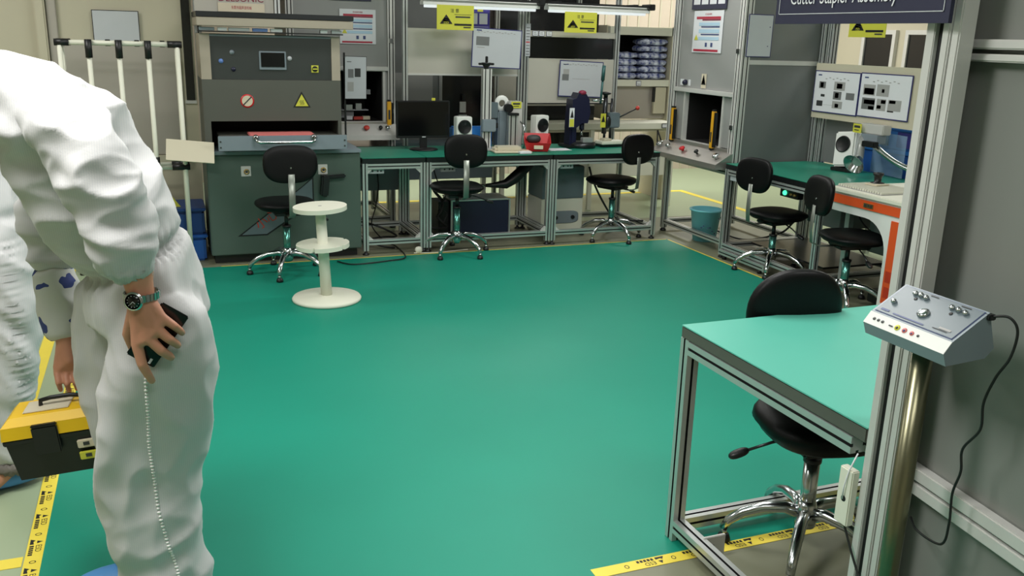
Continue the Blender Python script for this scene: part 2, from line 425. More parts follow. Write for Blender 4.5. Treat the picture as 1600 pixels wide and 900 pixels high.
# ------------------------------------------------------------ the packing machine at the back left
m = thing('packing_machine', 'large grey-green packing machine with pull-out drawer and hood, left of the back workbenches', 'machine', (.85, 6.95, 0))
s = MB(); s.box((.305, 6.64, .07), (1.395, 7.25, .795), 'machine_green', .006); s.build('base_cabinet', m)
s = MB(); s.box((.30, 6.625, .797), (1.40, 7.25, .822), 'device_grey', .003); s.build('counter', m)
s = MB(); s.box((.33, 6.70, .0), (1.37, 7.2, .07), 'black_plastic'); s.build('plinth', m)
s = MB()
s.box((.31, 6.66, .824), (.355, 7.2, 1.315), 'machine_grey'); s.box((1.24, 6.66, .824), (1.265, 7.2, 1.315), 'machine_grey')
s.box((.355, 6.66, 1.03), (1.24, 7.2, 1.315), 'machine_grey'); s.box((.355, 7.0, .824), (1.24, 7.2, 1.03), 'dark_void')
s.box((.31, 6.66, 1.316), (.377, 7.2, 1.62), 'hood_cream'); s.box((1.204, 6.66, 1.316), (1.265, 7.2, 1.62), 'hood_cream')
s.box((.377, 6.672, 1.316), (1.204, 7.2, 1.62), 'machine_dark'); s.build('upper_body', m)
s = MB(); s.box((.377, 6.668, 1.605), (1.204, 6.675, 1.618), 'device_grey'); s.build('trim_strip', m)
d = MB(); d.box((.385, 6.50, .84), (1.272, 6.52, .942), 'device_grey', .003); d.box((.40, 6.52, .845), (1.235, 6.98, .93), 'machine_grey', .003)
for x in (.40, 1.255):
    for z in (.865, .905): d.cyl((x, 6.497, z), (x, 6.501, z), .006, 'machine_dark')
d = d.build('drawer', m)
s = MB(); pts = [(.635, 6.50, .93), (.635, 6.46, .925), (.64, 6.44, .912), (.66, 6.435, .903), (1.01, 6.435, .903), (1.03, 6.44, .912), (1.035, 6.46, .925), (1.035, 6.50, .93)]
s.tube(pts, .011, 'chrome', 10); s.lathe([(0, 0), (.022, 0), (.022, .012), (.012, .02)], (.635, 6.50, .93), 'chrome', 16, (0, -1, 0)); s.lathe([(0, 0), (.022, 0), (.022, .012), (.012, .02)], (1.035, 6.50, .93), 'chrome', 16, (0, -1, 0)); s.build('handle', d)
bx('pink_pad', d, (.60, 6.53, .931), (1.05, 6.75, .948), 'pink', .004)
s = MB(); s.box((.295, 6.56, 1.672), (1.345, 7.2, 1.728), 'hood_cream', .003); s.box((.293, 6.555, 1.73), (1.348, 7.2, 1.765), 'steel_dark', .003); s.build('hood', m)
s = MB(); s.box((.30, 6.60, 1.632), (1.28, 6.66, 1.640), 'black_plastic')
for x, l_, mm in [(.31, .10, 'device_grey'), (.43, .06, 'paper'), (.50, .14, 'paper_pale'), (.66, .10, 'blue_print'), (.78, .08, 'paper'), (1.12, .05, 'paper'), (1.20, .07, 'paper_pale')]: s.box((x, 6.602, 1.641), (x+l_, 6.64, 1.664), mm, .002)
s.build('tool_shelf', m)
s = MB(); s.box((.70, 6.66, 1.385), (.885, 6.671, 1.512), 'device_grey', .003); s = s.build('touch_screen', m)
bx('display', s, (.712, 6.655, 1.405), (.873, 6.659, 1.502), 'screen_black')
s = MB(); s.box((1.06, 6.665, 1.37), (1.11, 6.671, 1.42), 'yellow_sign'); s.cyl((1.085, 6.66, 1.395), (1.085, 6.665, 1.395), .02, 'black_print'); s.box((1.068, 6.648, 1.391), (1.102, 6.66, 1.399), 'yellow_sign'); s.build('main_switch', m)
for x, z, mm, nm in [(.52, 1.50, 'device_grey', 'lamp'), (.445, 1.44, 'blue_print', 'push_button'), (.525, 1.385, 'blue_press', 'push_button'), (.91, 1.465, 'paper_pale', 'indicator')]:
    s = MB(); s.lathe([(0, .012), (.009, .012), (.012, .004), (.016, .003), (.016, 0)], (x, 6.672, z), mm, 16, (0, -1, 0)); s.build(nm, m)
s = MB(); cx, cz = .606, 1.17
s.lathe([(.036, 0), (.047, 0), (.047, .002), (.036, .002)], (cx, 6.660, cz), 'red', 28, (0, -1, 0)); s.cyl((cx, 6.659, cz), (cx, 6.6575, cz), .037, 'fixture_beige', seg=28)
s.obox((cx, 6.6568, cz), (.085, .001, .008), rmat('Y', math.radians(-45)), 'dark_print'); s.build('prohibition_sticker', m)
s = MB(); s.prism([(-.062, -.045), (.062, -.045), (0, .068)], (.983, 6.659, 1.17), (1, 0, 0), (0, 0, 1), .001, 'black_print'); s.prism([(-.046, -.036), (.046, -.036), (0, .048)], (.983, 6.657, 1.17), (1, 0, 0), (0, 0, 1), .001, 'yellow_sign')
for k in (-1, 0, 1): s.tube([(.983+k*.010, 6.6555, 1.145), (.983+k*.010+.005, 6.6555, 1.155), (.983+k*.010-.004, 6.6555, 1.165), (.983+k*.010+.003, 6.6555, 1.177)], .0016, 'dark_print', 6)
s.build('warning_triangle', m)
for x in (.57, 1.115):
    s = MB(); s.box((x-.034, 6.634, .642), (x+.034, 6.6395, .715), 'aluminium_satin', .002); s.lathe([(.020, 0), (.020, .006), (.012, .010), (.012, .004)], (x+.004, 6.634, .675), 'brass', 16, (0, -1, 0)); s.cyl((x+.004, 6.634, .675), (x+.004, 6.628, .675), .008, 'machine_dark'); s.build('key_switch', m)
# slanting arrow label on the base
s = MB(); P = [(.50, .22), (.66, .225), (1.03, .50), (1.03, .60), (.83, .47)]
s.prism([(.49, .205), (.70, .205), (1.045, .43), (1.045, .635), (1.01, .60), (.965, .56)], (0, 6.6395, 0), (1, 0, 0), (0, 0, 1), .0006, 'slot_black')
s.prism([(.52, .215), (.695, .215), (1.035, .438), (1.035, .61), (1.0, .58), (.955, .545)], (0, 6.6385, 0), (1, 0, 0), (0, 0, 1), .0006, 'device_side')
text_mb(s, '小心烫伤', (.64, 6.6372, .248), (.84, 0, .545), (-.545, 0, .84), .088, 'orange_dark', 0)
s.build('arrow_label', m)
s = MB(); s.obox((1.12, 6.60, .56), (.055, .07, .15), rmat('Y', .1), 'black_plastic', .01); s.obox((1.20, 6.60, .628), (.15, .03, .03), rmat('Y', -.06), 'black_plastic', .008); s.box((1.10, 6.60, .55), (1.14, 6.638, .64), 'black_plastic'); s.build('hose_bracket', m)
s = MB(); s.obox((.20, 6.50, .845), (.31, .19, .006), rmat('Y', .10) @ rmat('X', .72), 'cream', .001); s.box((.24, 6.56, .87), (.30, 6.665, .89), 'cream'); s.build('side_tray', m)
s = MB(); s.cyl((1.33, 6.75, 0), (1.33, 6.75, .07), .025, 'cream_plastic'); s.cyl((.36, 6.75, 0), (.36, 6.75, .07), .025, 'cream_plastic'); s.build('feet', m)
# back panel and supplier sign standing over the hood
s = MB(); s.box((.31, 7.05, 1.767), (.86, 7.06, 2.5), 'panel_warm'); s = s.build('rear_panel', m)
MB().prof((.885, 7.05, 1.767), (.885, 7.05, 2.5), .04, .04, (1, 0, 0)).build('post', m)
sg = sheet('supplier_sign', m, (.47, 7.045, 1.775), (1, 0, 0), (0, 0, 1), .325, .20, 'panel_warm', [(0, 0, 1, .30, 'fixture_beige')], texts=[('DEESONIC', .5, .36, .064, 'maroon_print', .31), ('东莞市超声波机械', .5, .10, .026, 'red_print', .14)])
# ------------------------------------------------------------ slotted aluminium workbenches
def gusset(x, y, z, sx, sy, sz, ax):
    s = MB(); a = .038
    if ax == 'x': s.prism([(0, 0), (sx*a, 0), (sx*a*.25, sz*a*.75), (0, sz*a)], (x, y-.012, z), (1, 0, 0), (0, 0, 1), -.024, 'aluminium_satin')
    else: s.prism([(0, 0), (sy*a, 0), (sy*a*.25, sz*a*.75), (0, sz*a)], (x-.012, y, z), (0, 1, 0), (0, 0, 1), .024, 'aluminium_satin')
    return s
def bench(name, label, x0, x1, y0, y1, group=None, zt=.75, matc='green_mat', zb=.10, feet=True, skip=(), p=.04, board='steel_dark'):
    t = thing(name, label, 'workbench', ((x0+x1)/2, (y0+y1)/2, 0), 0, group); h = p/2
    zr = zt-.045
    for i, x in enumerate((x0+h, x1-h)):
        for j, y in enumerate((y0+h, y1-h)):
            if (i, j) in skip: continue
            MB().prof((x, y, .035 if feet else .003), (x, y, zt-.042), p, p, (1, 0, 0)).build('leg', t)
            if not feet: continue
            f = MB(); f.lathe([(0, 0.0022), (.026, 0.0022), (.026, .010), (.012, .018), (.008, .036)], (x, y, 0), 'black_plastic', 16); f.build('levelling_foot', t)
    for y in (y0+h, y1-h):
        MB().prof((x0+p, y, zr-h), (x1-p, y, zr-h), p, p, (0, 0, 1)).build('rail', t)
        MB().prof((x0+p, y, zb), (x1-p, y, zb), p, p, (0, 0, 1)).build('rail', t)
    for x in (x0+h, x1-h):
        MB().prof((x, y0+p, zr-h), (x, y1-p, zr-h), p, p, (0, 0, 1)).build('rail', t)
        MB().prof((x, y0+p, zb), (x, y1-p, zb), p, p, (0, 0, 1)).build('rail', t)
    for x, sx in ((x0+p, 1), (x1-p, -1)):
        gusset(x, y0+h, zr-p, sx, 1, -1, 'x').build('corner_bracket', t); gusset(x, y0+h, zb+h, sx, 1, 1, 'x').build('corner_bracket', t)
    b = MB().box((x0, y0, zt-.042), (x1, y1, zt-.004), board, .003).build('tabletop', t)
    MB().box((x0-.002, y0-.003, zt-.004), (x1+.002, y1, zt), matc, .0015).build('bench_mat', t)
    return t
G1 = 'aluminium workbenches in the back row'
b1 = bench('workbench', 'narrow aluminium workbench with green mat beside the packing machine', 1.415, 1.905, 6.66, 7.36, G1)
b2 = bench('workbench', 'middle aluminium workbench of the back row, over the dark blue case', 1.912, 2.972, 6.655, 7.355, G1)
b3 = bench('workbench', 'right-hand aluminium workbench of the back row, carrying the blue hand press', 2.979, 3.965, 6.65, 7.35, G1)
def rack(t, x0, x1, y, ztop, doc):
    for x in (x0, x1): MB().prof((x, y, .752), (x, y, ztop), .04, .04, (1, 0, 0)).build('post', t)
s = MB(); s.box((1.418, 7.325, .751), (1.432, 7.339, 1.50), 'black_plastic'); s.box((1.418, 7.30, 1.46), (1.432, 7.339, 1.474), 'black_plastic'); s.build('sheet_arm', b1)
rack(b2, 1.935, 2.95, 7.385, 2.2, 0); rack(b3, 3.005, 3.875, 7.385, 2.2, 0)
bx('back_panel', b2, (1.957, 7.38, 1.345), (2.93, 7.39, 1.705), 'panel_warm')
s = MB(); s.box((1.957, 7.375, 1.330), (2.93, 7.395, 1.345), 'aluminium_satin'); s.build('crossbar', b2)
bx('back_panel', b3, (3.027, 7.38, 1.105), (3.853, 7.39, 1.485), 'panel_warm')
bx('back_panel', b3, (3.027, 7.38, 1.665), (3.853, 7.39, 1.715), 'panel_warm')
s = MB(); s.box((3.027, 7.375, 1.095), (3.853, 7.395, 1.105), 'steel_dark'); s.build('crossbar', b3)
bx('shelf_pane', b3, (3.027, 7.40, 1.487), (3.853, 7.405, 1.663), 'dark_glass')
for k, x in enumerate((3.055, 3.115, 3.185)):
    sheet('shelf_tag', b3, (x, 7.376, 1.67), (1, 0, 0), (0, 0, 1), .052, .042, 'paper', [(.2, .3, .8, .4, 'grey_print'), (.2, .6, .7, .7, 'grey_print')], 'navy_frame', .003)
sheet('checklist_strip', b3, (2.985, 7.36, 1.50), (1, 0, 0), (0, 0, 1), .045, .27, 'paper_pale', [(.1, .42, .9, .45, 'red')]+[(.15, .05+k*.09, .85, .075+k*.09, 'grey_print') for k in range(10) if k != 4])
# lamps over the back row, on black rods
def lamp(label, x0, x1, y, z):
    t = thing('work_lamp', label, 'lamp', ((x0+x1)/2, y, z), 0, 'strip lamps over the back workbenches')
    s = MB(); s.prism([(-.05, 0), (.05, 0), (.05, .02), (.02, .05), (-.02, .05), (-.05, .02)], (x0, y, z), (0, 1, 0), (0, 0, 1), (x1-x0), 'white_plastic'); s.build('housing', t)
    MB().cyl((x0+.02, y, z-.008), (x1-.02, y, z-.008), .013, 'lamp_tube', seg=14).build('tube', t)
    MB().box((x0-.02, y-.075, z+.045), (x1+.01, y-.06, z+.06), 'black_plastic').build('support_rod', t)
    s = MB(); s.box((x1-.02, y-.09, z+.025), (x1+.03, y+.07, z+.075), 'black_plastic', .004); s.build('end_bracket', t)
    s = MB(); s.box((x0+.1, y-.02, z+.05), (x0+.13, y+.17, z+.07), 'black_plastic'); s.box((x1-.13, y-.02, z+.05), (x1-.10, y+.17, z+.07), 'black_plastic'); s.build('arm', t)
lamp('left strip lamp hanging over the middle back workbench', 2.03, 3.03, 7.22, 1.885)
lamp('right strip lamp hanging over the right-hand back workbench', 3.11, 4.07, 7.22, 1.885)
def esd_sign(label, o, u, v, w_, h_, group='yellow static warning signs'):
    x = sheet('warning_sign', None, o, u, v, w_, h_, 'yellow_sign', [(.47, .62, .93, .635, 'dark_print'), (.50, .50, .90, .56, 'dark_print'), (.47, .18, .94, .26, 'black_print'), (.72, .09, .92, .14, 'dark_print')],
          tris=[([(.08, .24), (.42, .24), (.25, .62)], 'black_print'), ([(.17, .30), (.33, .30), (.33, .36), (.17, .42)], 'yellow_sign'), ([(.15, .44), (.34, .40), (.34, .44), (.17, .48)], 'yellow_sign')],
          texts=[('注 意', .48, .72, h_*.17, 'dark_print'), ('ESD', .25, .245, h_*.13, 'yellow_sign')])
    return tag(x, label, 'sign', group)
esd_sign('yellow static warning sign hanging under the left strip lamp', (2.135, 7.15, 1.697), (1, 0, 0), (0, 0, 1), .31, .19)
esd_sign('yellow static warning sign hanging under the right strip lamp', (3.25, 7.15, 1.705), (1, 0, 0), (0, 0, 1), .30, .168)
x = sheet('notice_board', None, (2.46, 7.37, 1.715), (1, 0, 0), (0, 0, 1), .20, .165, 'purple_blue', [(.10, .22, .46, .74, 'paper'), (.54, .22, .90, .74, 'paper'), (.45, .82, .70, .95, 'yellow_sign'), (.05, .08, .95, .10, 'paper_pale')])
tag(x, 'small purple-blue notice board with two white cards behind the left yellow sign', 'notice board')
def doc(label, o, tilt, w_, h_, rects, u=(1, 0, 0), group='instruction sheets in blue frames', border='navy_frame', base='paper_pale', texts=(), bw=.008):
    u = Vector(u); v = Vector((0, 0, 1)); R = Matrix.Rotation(tilt, 3, u.cross(v)); u = R @ u; v = R @ v
    x = sheet('instruction_sheet', None, o, u, v, w_, h_, base, rects, border, bw, .004, texts=texts)
    return tag(x, label, 'instruction sheet', group)
lines = [(.1+.06*k, .88+.02*(k % 2), .14+.06*k, .90+.02*(k % 2), 'mid_print') for k in range(13)]
doc('blue-framed instruction sheet with one dark picture, behind the aluminium press column', (2.44, 7.19, 1.41), -.035, .435, .315, [(.08, .56, .34, .78, 'grey_print'), (.1, .50, .25, .52, 'mid_print'), (.08, .92, .18, .95, 'slate_print')]+lines)
doc('blue-framed instruction sheet low on the back panel above the blue hand press', (3.305, 7.355, 1.165), -.03, .425, .31, [(.07, .45, .22, .62, 'grey_print'), (.09, .62, .22, .76, 'mid_print'), (.08, .88, .2, .9, 'slate_print'), (.3, .5, .7, .51, 'mid_print')]+lines)
# ------------------------------------------------------------ press booths
def ring_frame(s, x0, x1, z0, z1, y0, y1, b, m):
    s.box((x0-b, y0, z0-b), (x0, y1, z1+b), m); s.box((x1, y0, z0-b), (x1+b, y1, z1+b), m); s.box((x0, y0, z0-b), (x1, y1, z0), m); s.box((x0, y0, z1), (x1, y1, z1+b), m)
def booth(label, x, y, rz, W, D, c, cw=.075):
    setfr(x, y, 0, rz)
    t = thing('press_booth', label, 'machine booth', (W/2, D/2, 0), 0, 'grey machine booths with black openings')
    H = 2.75
    for xx in (cw/2, W-cw/2):
        MB().prof((xx, cw/2, .70), (xx, cw/2, H), cw, cw, (1, 0, 0), 'aluminium_satin').build('post', t)
        MB().prof((xx, D-.02, .70), (xx, D-.02, H), .04, .04, (1, 0, 0), 'aluminium_satin').build('post', t)
    for xx in (.025, W-.025):
        for yy in (.025, D-.025): MB().prof((xx, yy, .03), (xx, yy, .698), .045, .045, (1, 0, 0)).build('leg', t)
        MB().prof((xx, .05, .09), (xx, D-.05, .09), .04, .04, (0, 0, 1)).build('rail', t)
        s = MB(); s.lathe([(0, 0.0017), (.028, 0.0017), (.028, .012), (.01, .03)], (xx, .025, 0), 'black_plastic', 14); s.build('levelling_foot', t)
    for yy in (.025, D-.025):
        MB().prof((.05, yy, .09), (W-.05, yy, .09), .04, .04, (0, 0, 1)).build('rail', t); MB().prof((.05, yy, .665), (W-.05, yy, .665), .045, .045, (0, 0, 1)).build('rail', t)
    x0, x1, z0, z1, zr = c['open']
    MB().box((0, .0, .70), (W, D, .722), 'steel_dark').build('base_plate', t)
    s = MB(); s.prism([(-.15, .695), (-.15, .735), (-.015, .815), (.0, .815), (.0, .695)], (0, 0, c.get('dz', 0)), (0, 1, 0), (0, 0, 1), W, c.get('con', 'stainless')); con = s.build('console', t)
    nv = Vector((0, -.51, .86)).normalized()
    for k, (px, m_, r, nm) in enumerate(c['btn']):
        o_ = Vector((px, -.085, .776+c.get('dz', 0))); s = MB(); s.lathe([(0, .034), (r*.8, .032), (r, .024), (r*.9, .016), (r*.45, .012), (r*.45, 0)], o_, m_, 18, nv); s.build(nm, con)
    s = MB(); yb = D-.05; i_ = 'dark_void'
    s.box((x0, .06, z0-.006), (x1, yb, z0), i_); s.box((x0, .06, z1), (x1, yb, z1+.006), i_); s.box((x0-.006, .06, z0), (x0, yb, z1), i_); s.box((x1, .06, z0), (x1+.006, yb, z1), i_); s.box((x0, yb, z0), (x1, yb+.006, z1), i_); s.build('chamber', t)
    s = MB(); ring_frame(s, x0, x1, z0, z1, .02, .06, .022, 'aluminium_satin'); s.build('opening_frame', t)
    s = MB()
    s.box((cw, .03, z0-.0), (x0-.023, .036, zr), 'panel_grey'); s.box((x1+.023, .03, z0), (W-cw, .036, zr), 'panel_grey'); s.box((cw, .03, zr), (W-cw, .036, H), c.get('panel', 'panel_grey')); s.build('front_panel', t)
    MB().box((cw, .0, zr-.015), (W-cw, .03, zr+.02), 'aluminium_satin', .003).build('rail', t)
    MB().box((cw, .0, z0-.035), (W-cw, .019, z0-.004), 'stainless', .002).build('sill', t)
    for xx in (W-.012, .002):
        s = MB(); s.box((xx, cw, .722), (xx+.01, D-.04, H), 'panel_dark'); s.build('side_panel', t)
        MB().box((xx-.002, cw, 1.50), (xx+.014, D-.04, 1.535), 'aluminium_satin', .002).build('rail', t)
    for px, za, zb_ in c['guard']:
        g = MB(); g.box((px, -.03, za), (px+.034, .0, zb_), 'yellow_guard', .003); g.box((px+.034, -.026, za+.01), (px+.05, .0, zb_-.01), 'steel_dark', .002); g = g.build('light_curtain', t)
        MB().box((px+.002, -.028, zb_), (px+.032, -.002, zb_+.014), 'black_plastic').build('end_cap', g); MB().box((px+.002, -.028, za-.014), (px+.032, -.002, za), 'black_plastic').build('end_cap', g)
        s = MB(); s.box((px+.008, -.0316, za+.05), (px+.026, -.0300, za+.13), 'dark_print'); s.build('marking', g)
    for z in (1.0, 1.58): MB().box((W-cw+.01, -.012, z), (W-cw+.045, 0, z+.035), 'chrome', .002).build('hinge', t)
    return t
def safety_poster(label, o, u, w_, h_, v=(0, 0, 1)):
    r = [(.10, .80, .92, .86, 'red_print'), (.3, .765, .92, .795, 'maroon_print'), (.28, .60, .90, .63, 'slate_print'), (.28, .42, .90, .45, 'slate_print'), (.06, .03, .90, .08, 'red_print'), (.2, .64, .9, .72, 'pale_blue_print'), (.2, .47, .9, .56, 'pale_blue_print'), (.2, .30, .9, .38, 'pale_blue_print'), (.45, .14, .52, .24, 'slate_print'), (.64, .14, .71, .24, 'slate_print')]
    x = sheet('safety_poster', None, o, u, v, w_, h_, 'paper', r, texts=[('安全操作规程', .5, .90, h_*.05, 'red_print')], tris=[([(.06, .30), (.20, .30), (.13, .44)], 'yellow_sign')])
    return tag(x, label, 'poster', 'red and blue safety posters')
# right-hand booth, facing the open floor
RB = booth('grey machine booth with two yellow light curtains at the far right floor corner', 4.2, 6.97, -PI/2, 1.02, .78,
      {'open': (.235, .785, .845, 1.245, 1.262), 'btn': [(.06, 'chrome', .036, 'palm_button'), (.20, 'chrome', .024, 'palm_button'), (.43, 'red', .026, 'stop_button'), (.65, 'black_plastic', .02, 'selector_knob'), (.93, 'chrome', .03, 'palm_button')], 'guard': [(.105, .83, 1.105), (.725, .83, 1.125)]})
s = MB(); s.lathe([(0, .03), (.016, .03), (.022, .02), (.022, 0)], (.215, .03, 1.325), 'blue_press', 16, (0, -1, 0)); s.box((.13, .026, 1.30), (.185, .0299, 1.35), 'paper'); s.box((.255, .026, 1.30), (.285, .0299, 1.35), 'paper'); s.build('rotary_switch', RB)
sheet('warning_label', RB, (.455, .0265, 1.292), (1, 0, 0), (0, 0, 1), .07, .115, 'fixture_beige', tris=[([(.05, .25), (.95, .25), (.5, .95)], 'black_print'), ([(.18, .32), (.82, .32), (.5, .82)], 'yellow_sign')])
safety_poster('white safety poster with red bands on the right-hand booth', (.275, .0255, 1.575), (1, 0, 0), .425, .33)
x = sheet('card_board', None, (.235, .02, 1.915), (1, 0, 0), (0, 0, 1), .50, .32, 'navy', [(.06+.235*k, .12, .25+.235*k, .9, 'paper') for k in range(4)]); tag(x, 'navy board with a row of four white cards above the right booth poster', 'notice board')
# white board on the side wall of that booth (side faces the camera)
setfr()
x = sheet('wall_sheet', None, (4.232, 5.947, 1.558), (1, 0, 0), (0, 0, 1), .225, .315, 'paper_pale', [(.85, .7, .9, .72, 'navy_frame'), (.82, .25, .86, .27, 'navy_frame')], 'navy_frame', .006, .003)
tag(x, 'blank pale sheet in dark frame on the side wall of the right-hand booth', 'framed sheet')
BB = booth('grey machine booth behind the narrow back workbench, beside the packing machine', 1.02, 7.62, 0, .89, .8,
      {'open': (.25, .79, .93, 1.345, 1.365), 'btn': [(.62, 'red_dull', .026, 'stop_button'), (.80, 'chrome', .022, 'palm_button'), (.74, 'black_plastic', .018, 'selector_knob')], 'guard': [(.815, .90, 1.10)], 'panel': 'panel_grey', 'dz': .095, 'con': 'aluminium_satin'}, .06)
setfr()
s = MB(); s.box((1.40, 7.95, .935), (1.62, 8.05, .99), 'paper_pale'); s.box((1.58, 7.75, .935), (1.66, 7.8, .96), 'red_dull'); s.box((1.66, 7.75, .935), (1.72, 7.8, .965), 'fixture_beige'); s.box((1.52, 7.76, .935), (1.57, 7.8, .965), 'paper'); s.box((1.50, 7.9, 1.0), (1.74, 8.0, 1.008), 'paper_pale'); s.box((1.53, 7.9, 1.009), (1.60, 7.96, 1.05), 'aluminium'); s.box((1.63, 7.9, 1.009), (1.68, 7.96, 1.06), 'aluminium')
s.box((1.56, 7.9, 1.14), (1.76, 7.96, 1.18), 'paper_pale'); s.box((1.46, 7.95, .99), (1.52, 8.0, 1.3), 'steel_dark'); s.build('tooling', BB)
safety_poster('white safety poster partly hidden behind the packing machine hood', (1.455, 7.643, 1.565), (1, 0, 0), .30, .275)
x = doc('tilted instruction sheet hanging beside the packing machine', (1.415, 7.30, 1.14), -.02, .20, .335, [(.15, .50, .40, .70, 'grey_print'), (.45, .52, .72, .72, 'dark_print'), (.12, .18, .40, .40, 'mid_print'), (.1, .86, .3, .88, 'grey_print')], bw=.004, border='slot_black', u=(.95, .31, 0))
x = sheet('notice_board', None, (1.38, 7.643, 1.905), (1, 0, 0), (0, 0, 1), .34, .2, 'navy', [(.1, .2, .9, .8, 'purple_blue')]); tag(x, 'navy notice board above the poster on the back booth', 'notice board')
# ------------------------------------------------------------ equipment behind the back row
t = thing('equipment_cabinet', 'tall grey cabinet with a black window behind the monitor', 'cabinet', (2.5, 8.6, 0))
s = MB(); s.box((1.99, 8.3, .50), (3.0, 8.9, 2.3), 'panel_dark', .004); s.build('body', t)
s = MB(); ring_frame(s, 2.53, 2.93, .78, 1.30, 8.28, 8.2999, .03, 'panel_grey'); s.build('window_frame', t); bx('window', t, (2.53, 8.29, .78), (2.93, 8.2995, 1.30), 'dark_glass')
bx('side_door', t, (2.02, 8.29, .78), (2.44, 8.2995, 1.31), 'panel_grey', .003)
s = MB(); s.box((2.70, 8.26, .95), (2.76, 8.28, 1.05), 'aluminium_satin'); s.box((2.72, 8.255, 1.06), (2.75, 8.28, 1.12), 'steel_dark'); s.box((2.69, 8.26, .80), (2.77, 8.28, .93), 'aluminium'); s.build('slide_head', t)
for x in (2.02, 2.97):
    for y in (8.33, 8.87): MB().box((x-.02, y-.02, 0), (x+.02, y+.02, .50), 'aluminium').build('leg', t)
t = thing('equipment_cabinet', 'low black glass-fronted cabinet behind the right-hand back workbench', 'cabinet', (3.5, 8.7, 0))
s = MB(); s.box((3.1, 8.45, 0.55), (4.22, 9.0, 2.3), 'dark_glass', .003); s.build('body', t)
for x in (3.12, 3.98): MB().prof((x, 8.42, 0), (x, 8.42, 2.3), .04, .04, (1, 0, 0)).build('post', t)
s = MB(); s.box((3.14, 8.42, 1.0), (4.2, 8.449, 1.32), 'panel_warm'); s.build('panel', t)
t = thing('rear_workbench', 'white-edged long workbench standing behind the hand presses', 'workbench', (4.0, 8.15, 0))
s = MB(); s.box((3.02, 8.0, .80), (4.96, 8.4, .86), 'cream_plastic', .003); s.build('tabletop', t)
for x in (3.06, 4.0, 4.92): bx('leg', t, (x-.02, 8.02, 0), (x+.02, 8.06, .80), 'cream_plastic')
bx('shelf_edge', t, (3.08, 8.03, .775), (4.90, 8.06, .799), 'cream')
s = MB(); s.tube([(4.72, 8.0, .79), (4.80, 7.99, .60)], .008, 'black_plastic'); s.tube([(4.72, 8.0, .79), (4.72, 7.99, .60), (4.84, 7.99, .60)], .008, 'black_plastic'); s.build('brace', t)
sheet('bench_tag', t, (4.76, 7.995, .81), (1, 0, 0), (0, 0, 1), .07, .045, 'paper', [], 'slot_black', .006, .003)
bx('drawer_unit', t, (3.9, 8.07, .32), (4.9, 8.38, .52), 'cream_plastic', .004)
setfr(.10, 0, 0)
t = thing('storage_cabinet', 'cream cabinet stacked with blue bubble-wrapped packs, left of the right-hand booth', 'cabinet', (4.64, 8.72, 0))
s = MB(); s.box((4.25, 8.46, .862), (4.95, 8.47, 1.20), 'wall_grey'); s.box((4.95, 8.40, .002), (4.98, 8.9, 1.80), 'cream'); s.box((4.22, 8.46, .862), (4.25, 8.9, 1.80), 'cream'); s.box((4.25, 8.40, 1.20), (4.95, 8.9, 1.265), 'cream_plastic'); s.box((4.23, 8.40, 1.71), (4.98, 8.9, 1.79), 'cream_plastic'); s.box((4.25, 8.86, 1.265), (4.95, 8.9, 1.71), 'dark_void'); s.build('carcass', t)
s = MB(); s.box((4.79, 8.41, .92), (4.93, 8.44, 1.19), 'cream'); s.box((4.77, 8.405, 1.04), (4.80, 8.42, 1.19), 'black_plastic'); s.build('bracket', t)
sheet('shelf_tag', t, (4.56, 8.395, 1.205), (1, 0, 0), (0, 0, 1), .055, .05, 'paper', [(.2, .3, .8, .4, 'grey_print')], 'navy_frame', .004, .003)
setfr()
for ci, (xc, n) in enumerate(((4.53, 4), (4.88, 6))):
    for k in range(n):
        s = MB()
        def wob(p, k=k, ci=ci):
            q = p*16+Vector((k*3.1, ci*7.7, 0)); return p+Vector((0, 0, .006*noise.noise(q)))+Vector((0, .012*noise.noise(q*1.4), 0))
        s.superell((xc, 8.55, 1.302+k*.069), (.168, .034, .12), rmat('X', PI/2), 'bubble', .5, .35, 28, 10, lambda p: p+Vector((0, .012*noise.noise(p*22+Vector((k*3.1, ci*7, 0))), 0)))
        o = s.build('wrapped_pack')
        tag(o, 'blue bubble-wrapped pack in the cream cabinet, %s, %s' % ('short left stack' if ci == 0 else 'tall right stack', ['bottom', 'second from the bottom', 'third from the bottom', 'fourth from the bottom', 'fifth from the bottom', 'topmost'][k] if not (ci == 0 and k == 3) else 'topmost'), 'pack', 'bubble-wrapped packs in the cabinet')
t = thing('drawer_cabinet', 'grey low cabinet seen through the legs of the middle back workbench', 'cabinet', (2.5, 8.0, 0))
s = MB(); s.box((1.95, 8.0, .36), (2.95, 8.24, .70), 'device_side', .004); s.box((1.97, 7.996, .52), (2.93, 8.0, .526), 'slot_black'); s.box((2.1, 7.985, .56), (2.25, 8.0, .575), 'steel_dark'); s.build('body', t)
for x in (2.0, 2.9): bx('leg', t, (x-.02, 8.1, 0), (x+.02, 8.14, .36), 'aluminium')
t = thing('control_box', 'grey wall box with sockets seen under the narrow back workbench', 'electrical box', (1.66, 7.52, 0))
s = MB(); s.box((1.44, 7.44, .37), (1.96, 7.50, .685), 'device_grey', .004); s.box((1.46, 7.434, .60), (1.58, 7.44, .66), 'paper_pale', .002); s.build('box', t)
for x in (1.60, 1.70): 
    s = MB(); s.superell((x, 7.425, .56), (.022, .014, .035), Matrix.Identity(3), 'black_plastic', .6, .8, 16, 8); s.build('plug', t)
for x in (1.46, 1.94): bx('leg', t, (x-.015, 7.45, 0), (x+.015, 7.49, .37), 'aluminium')
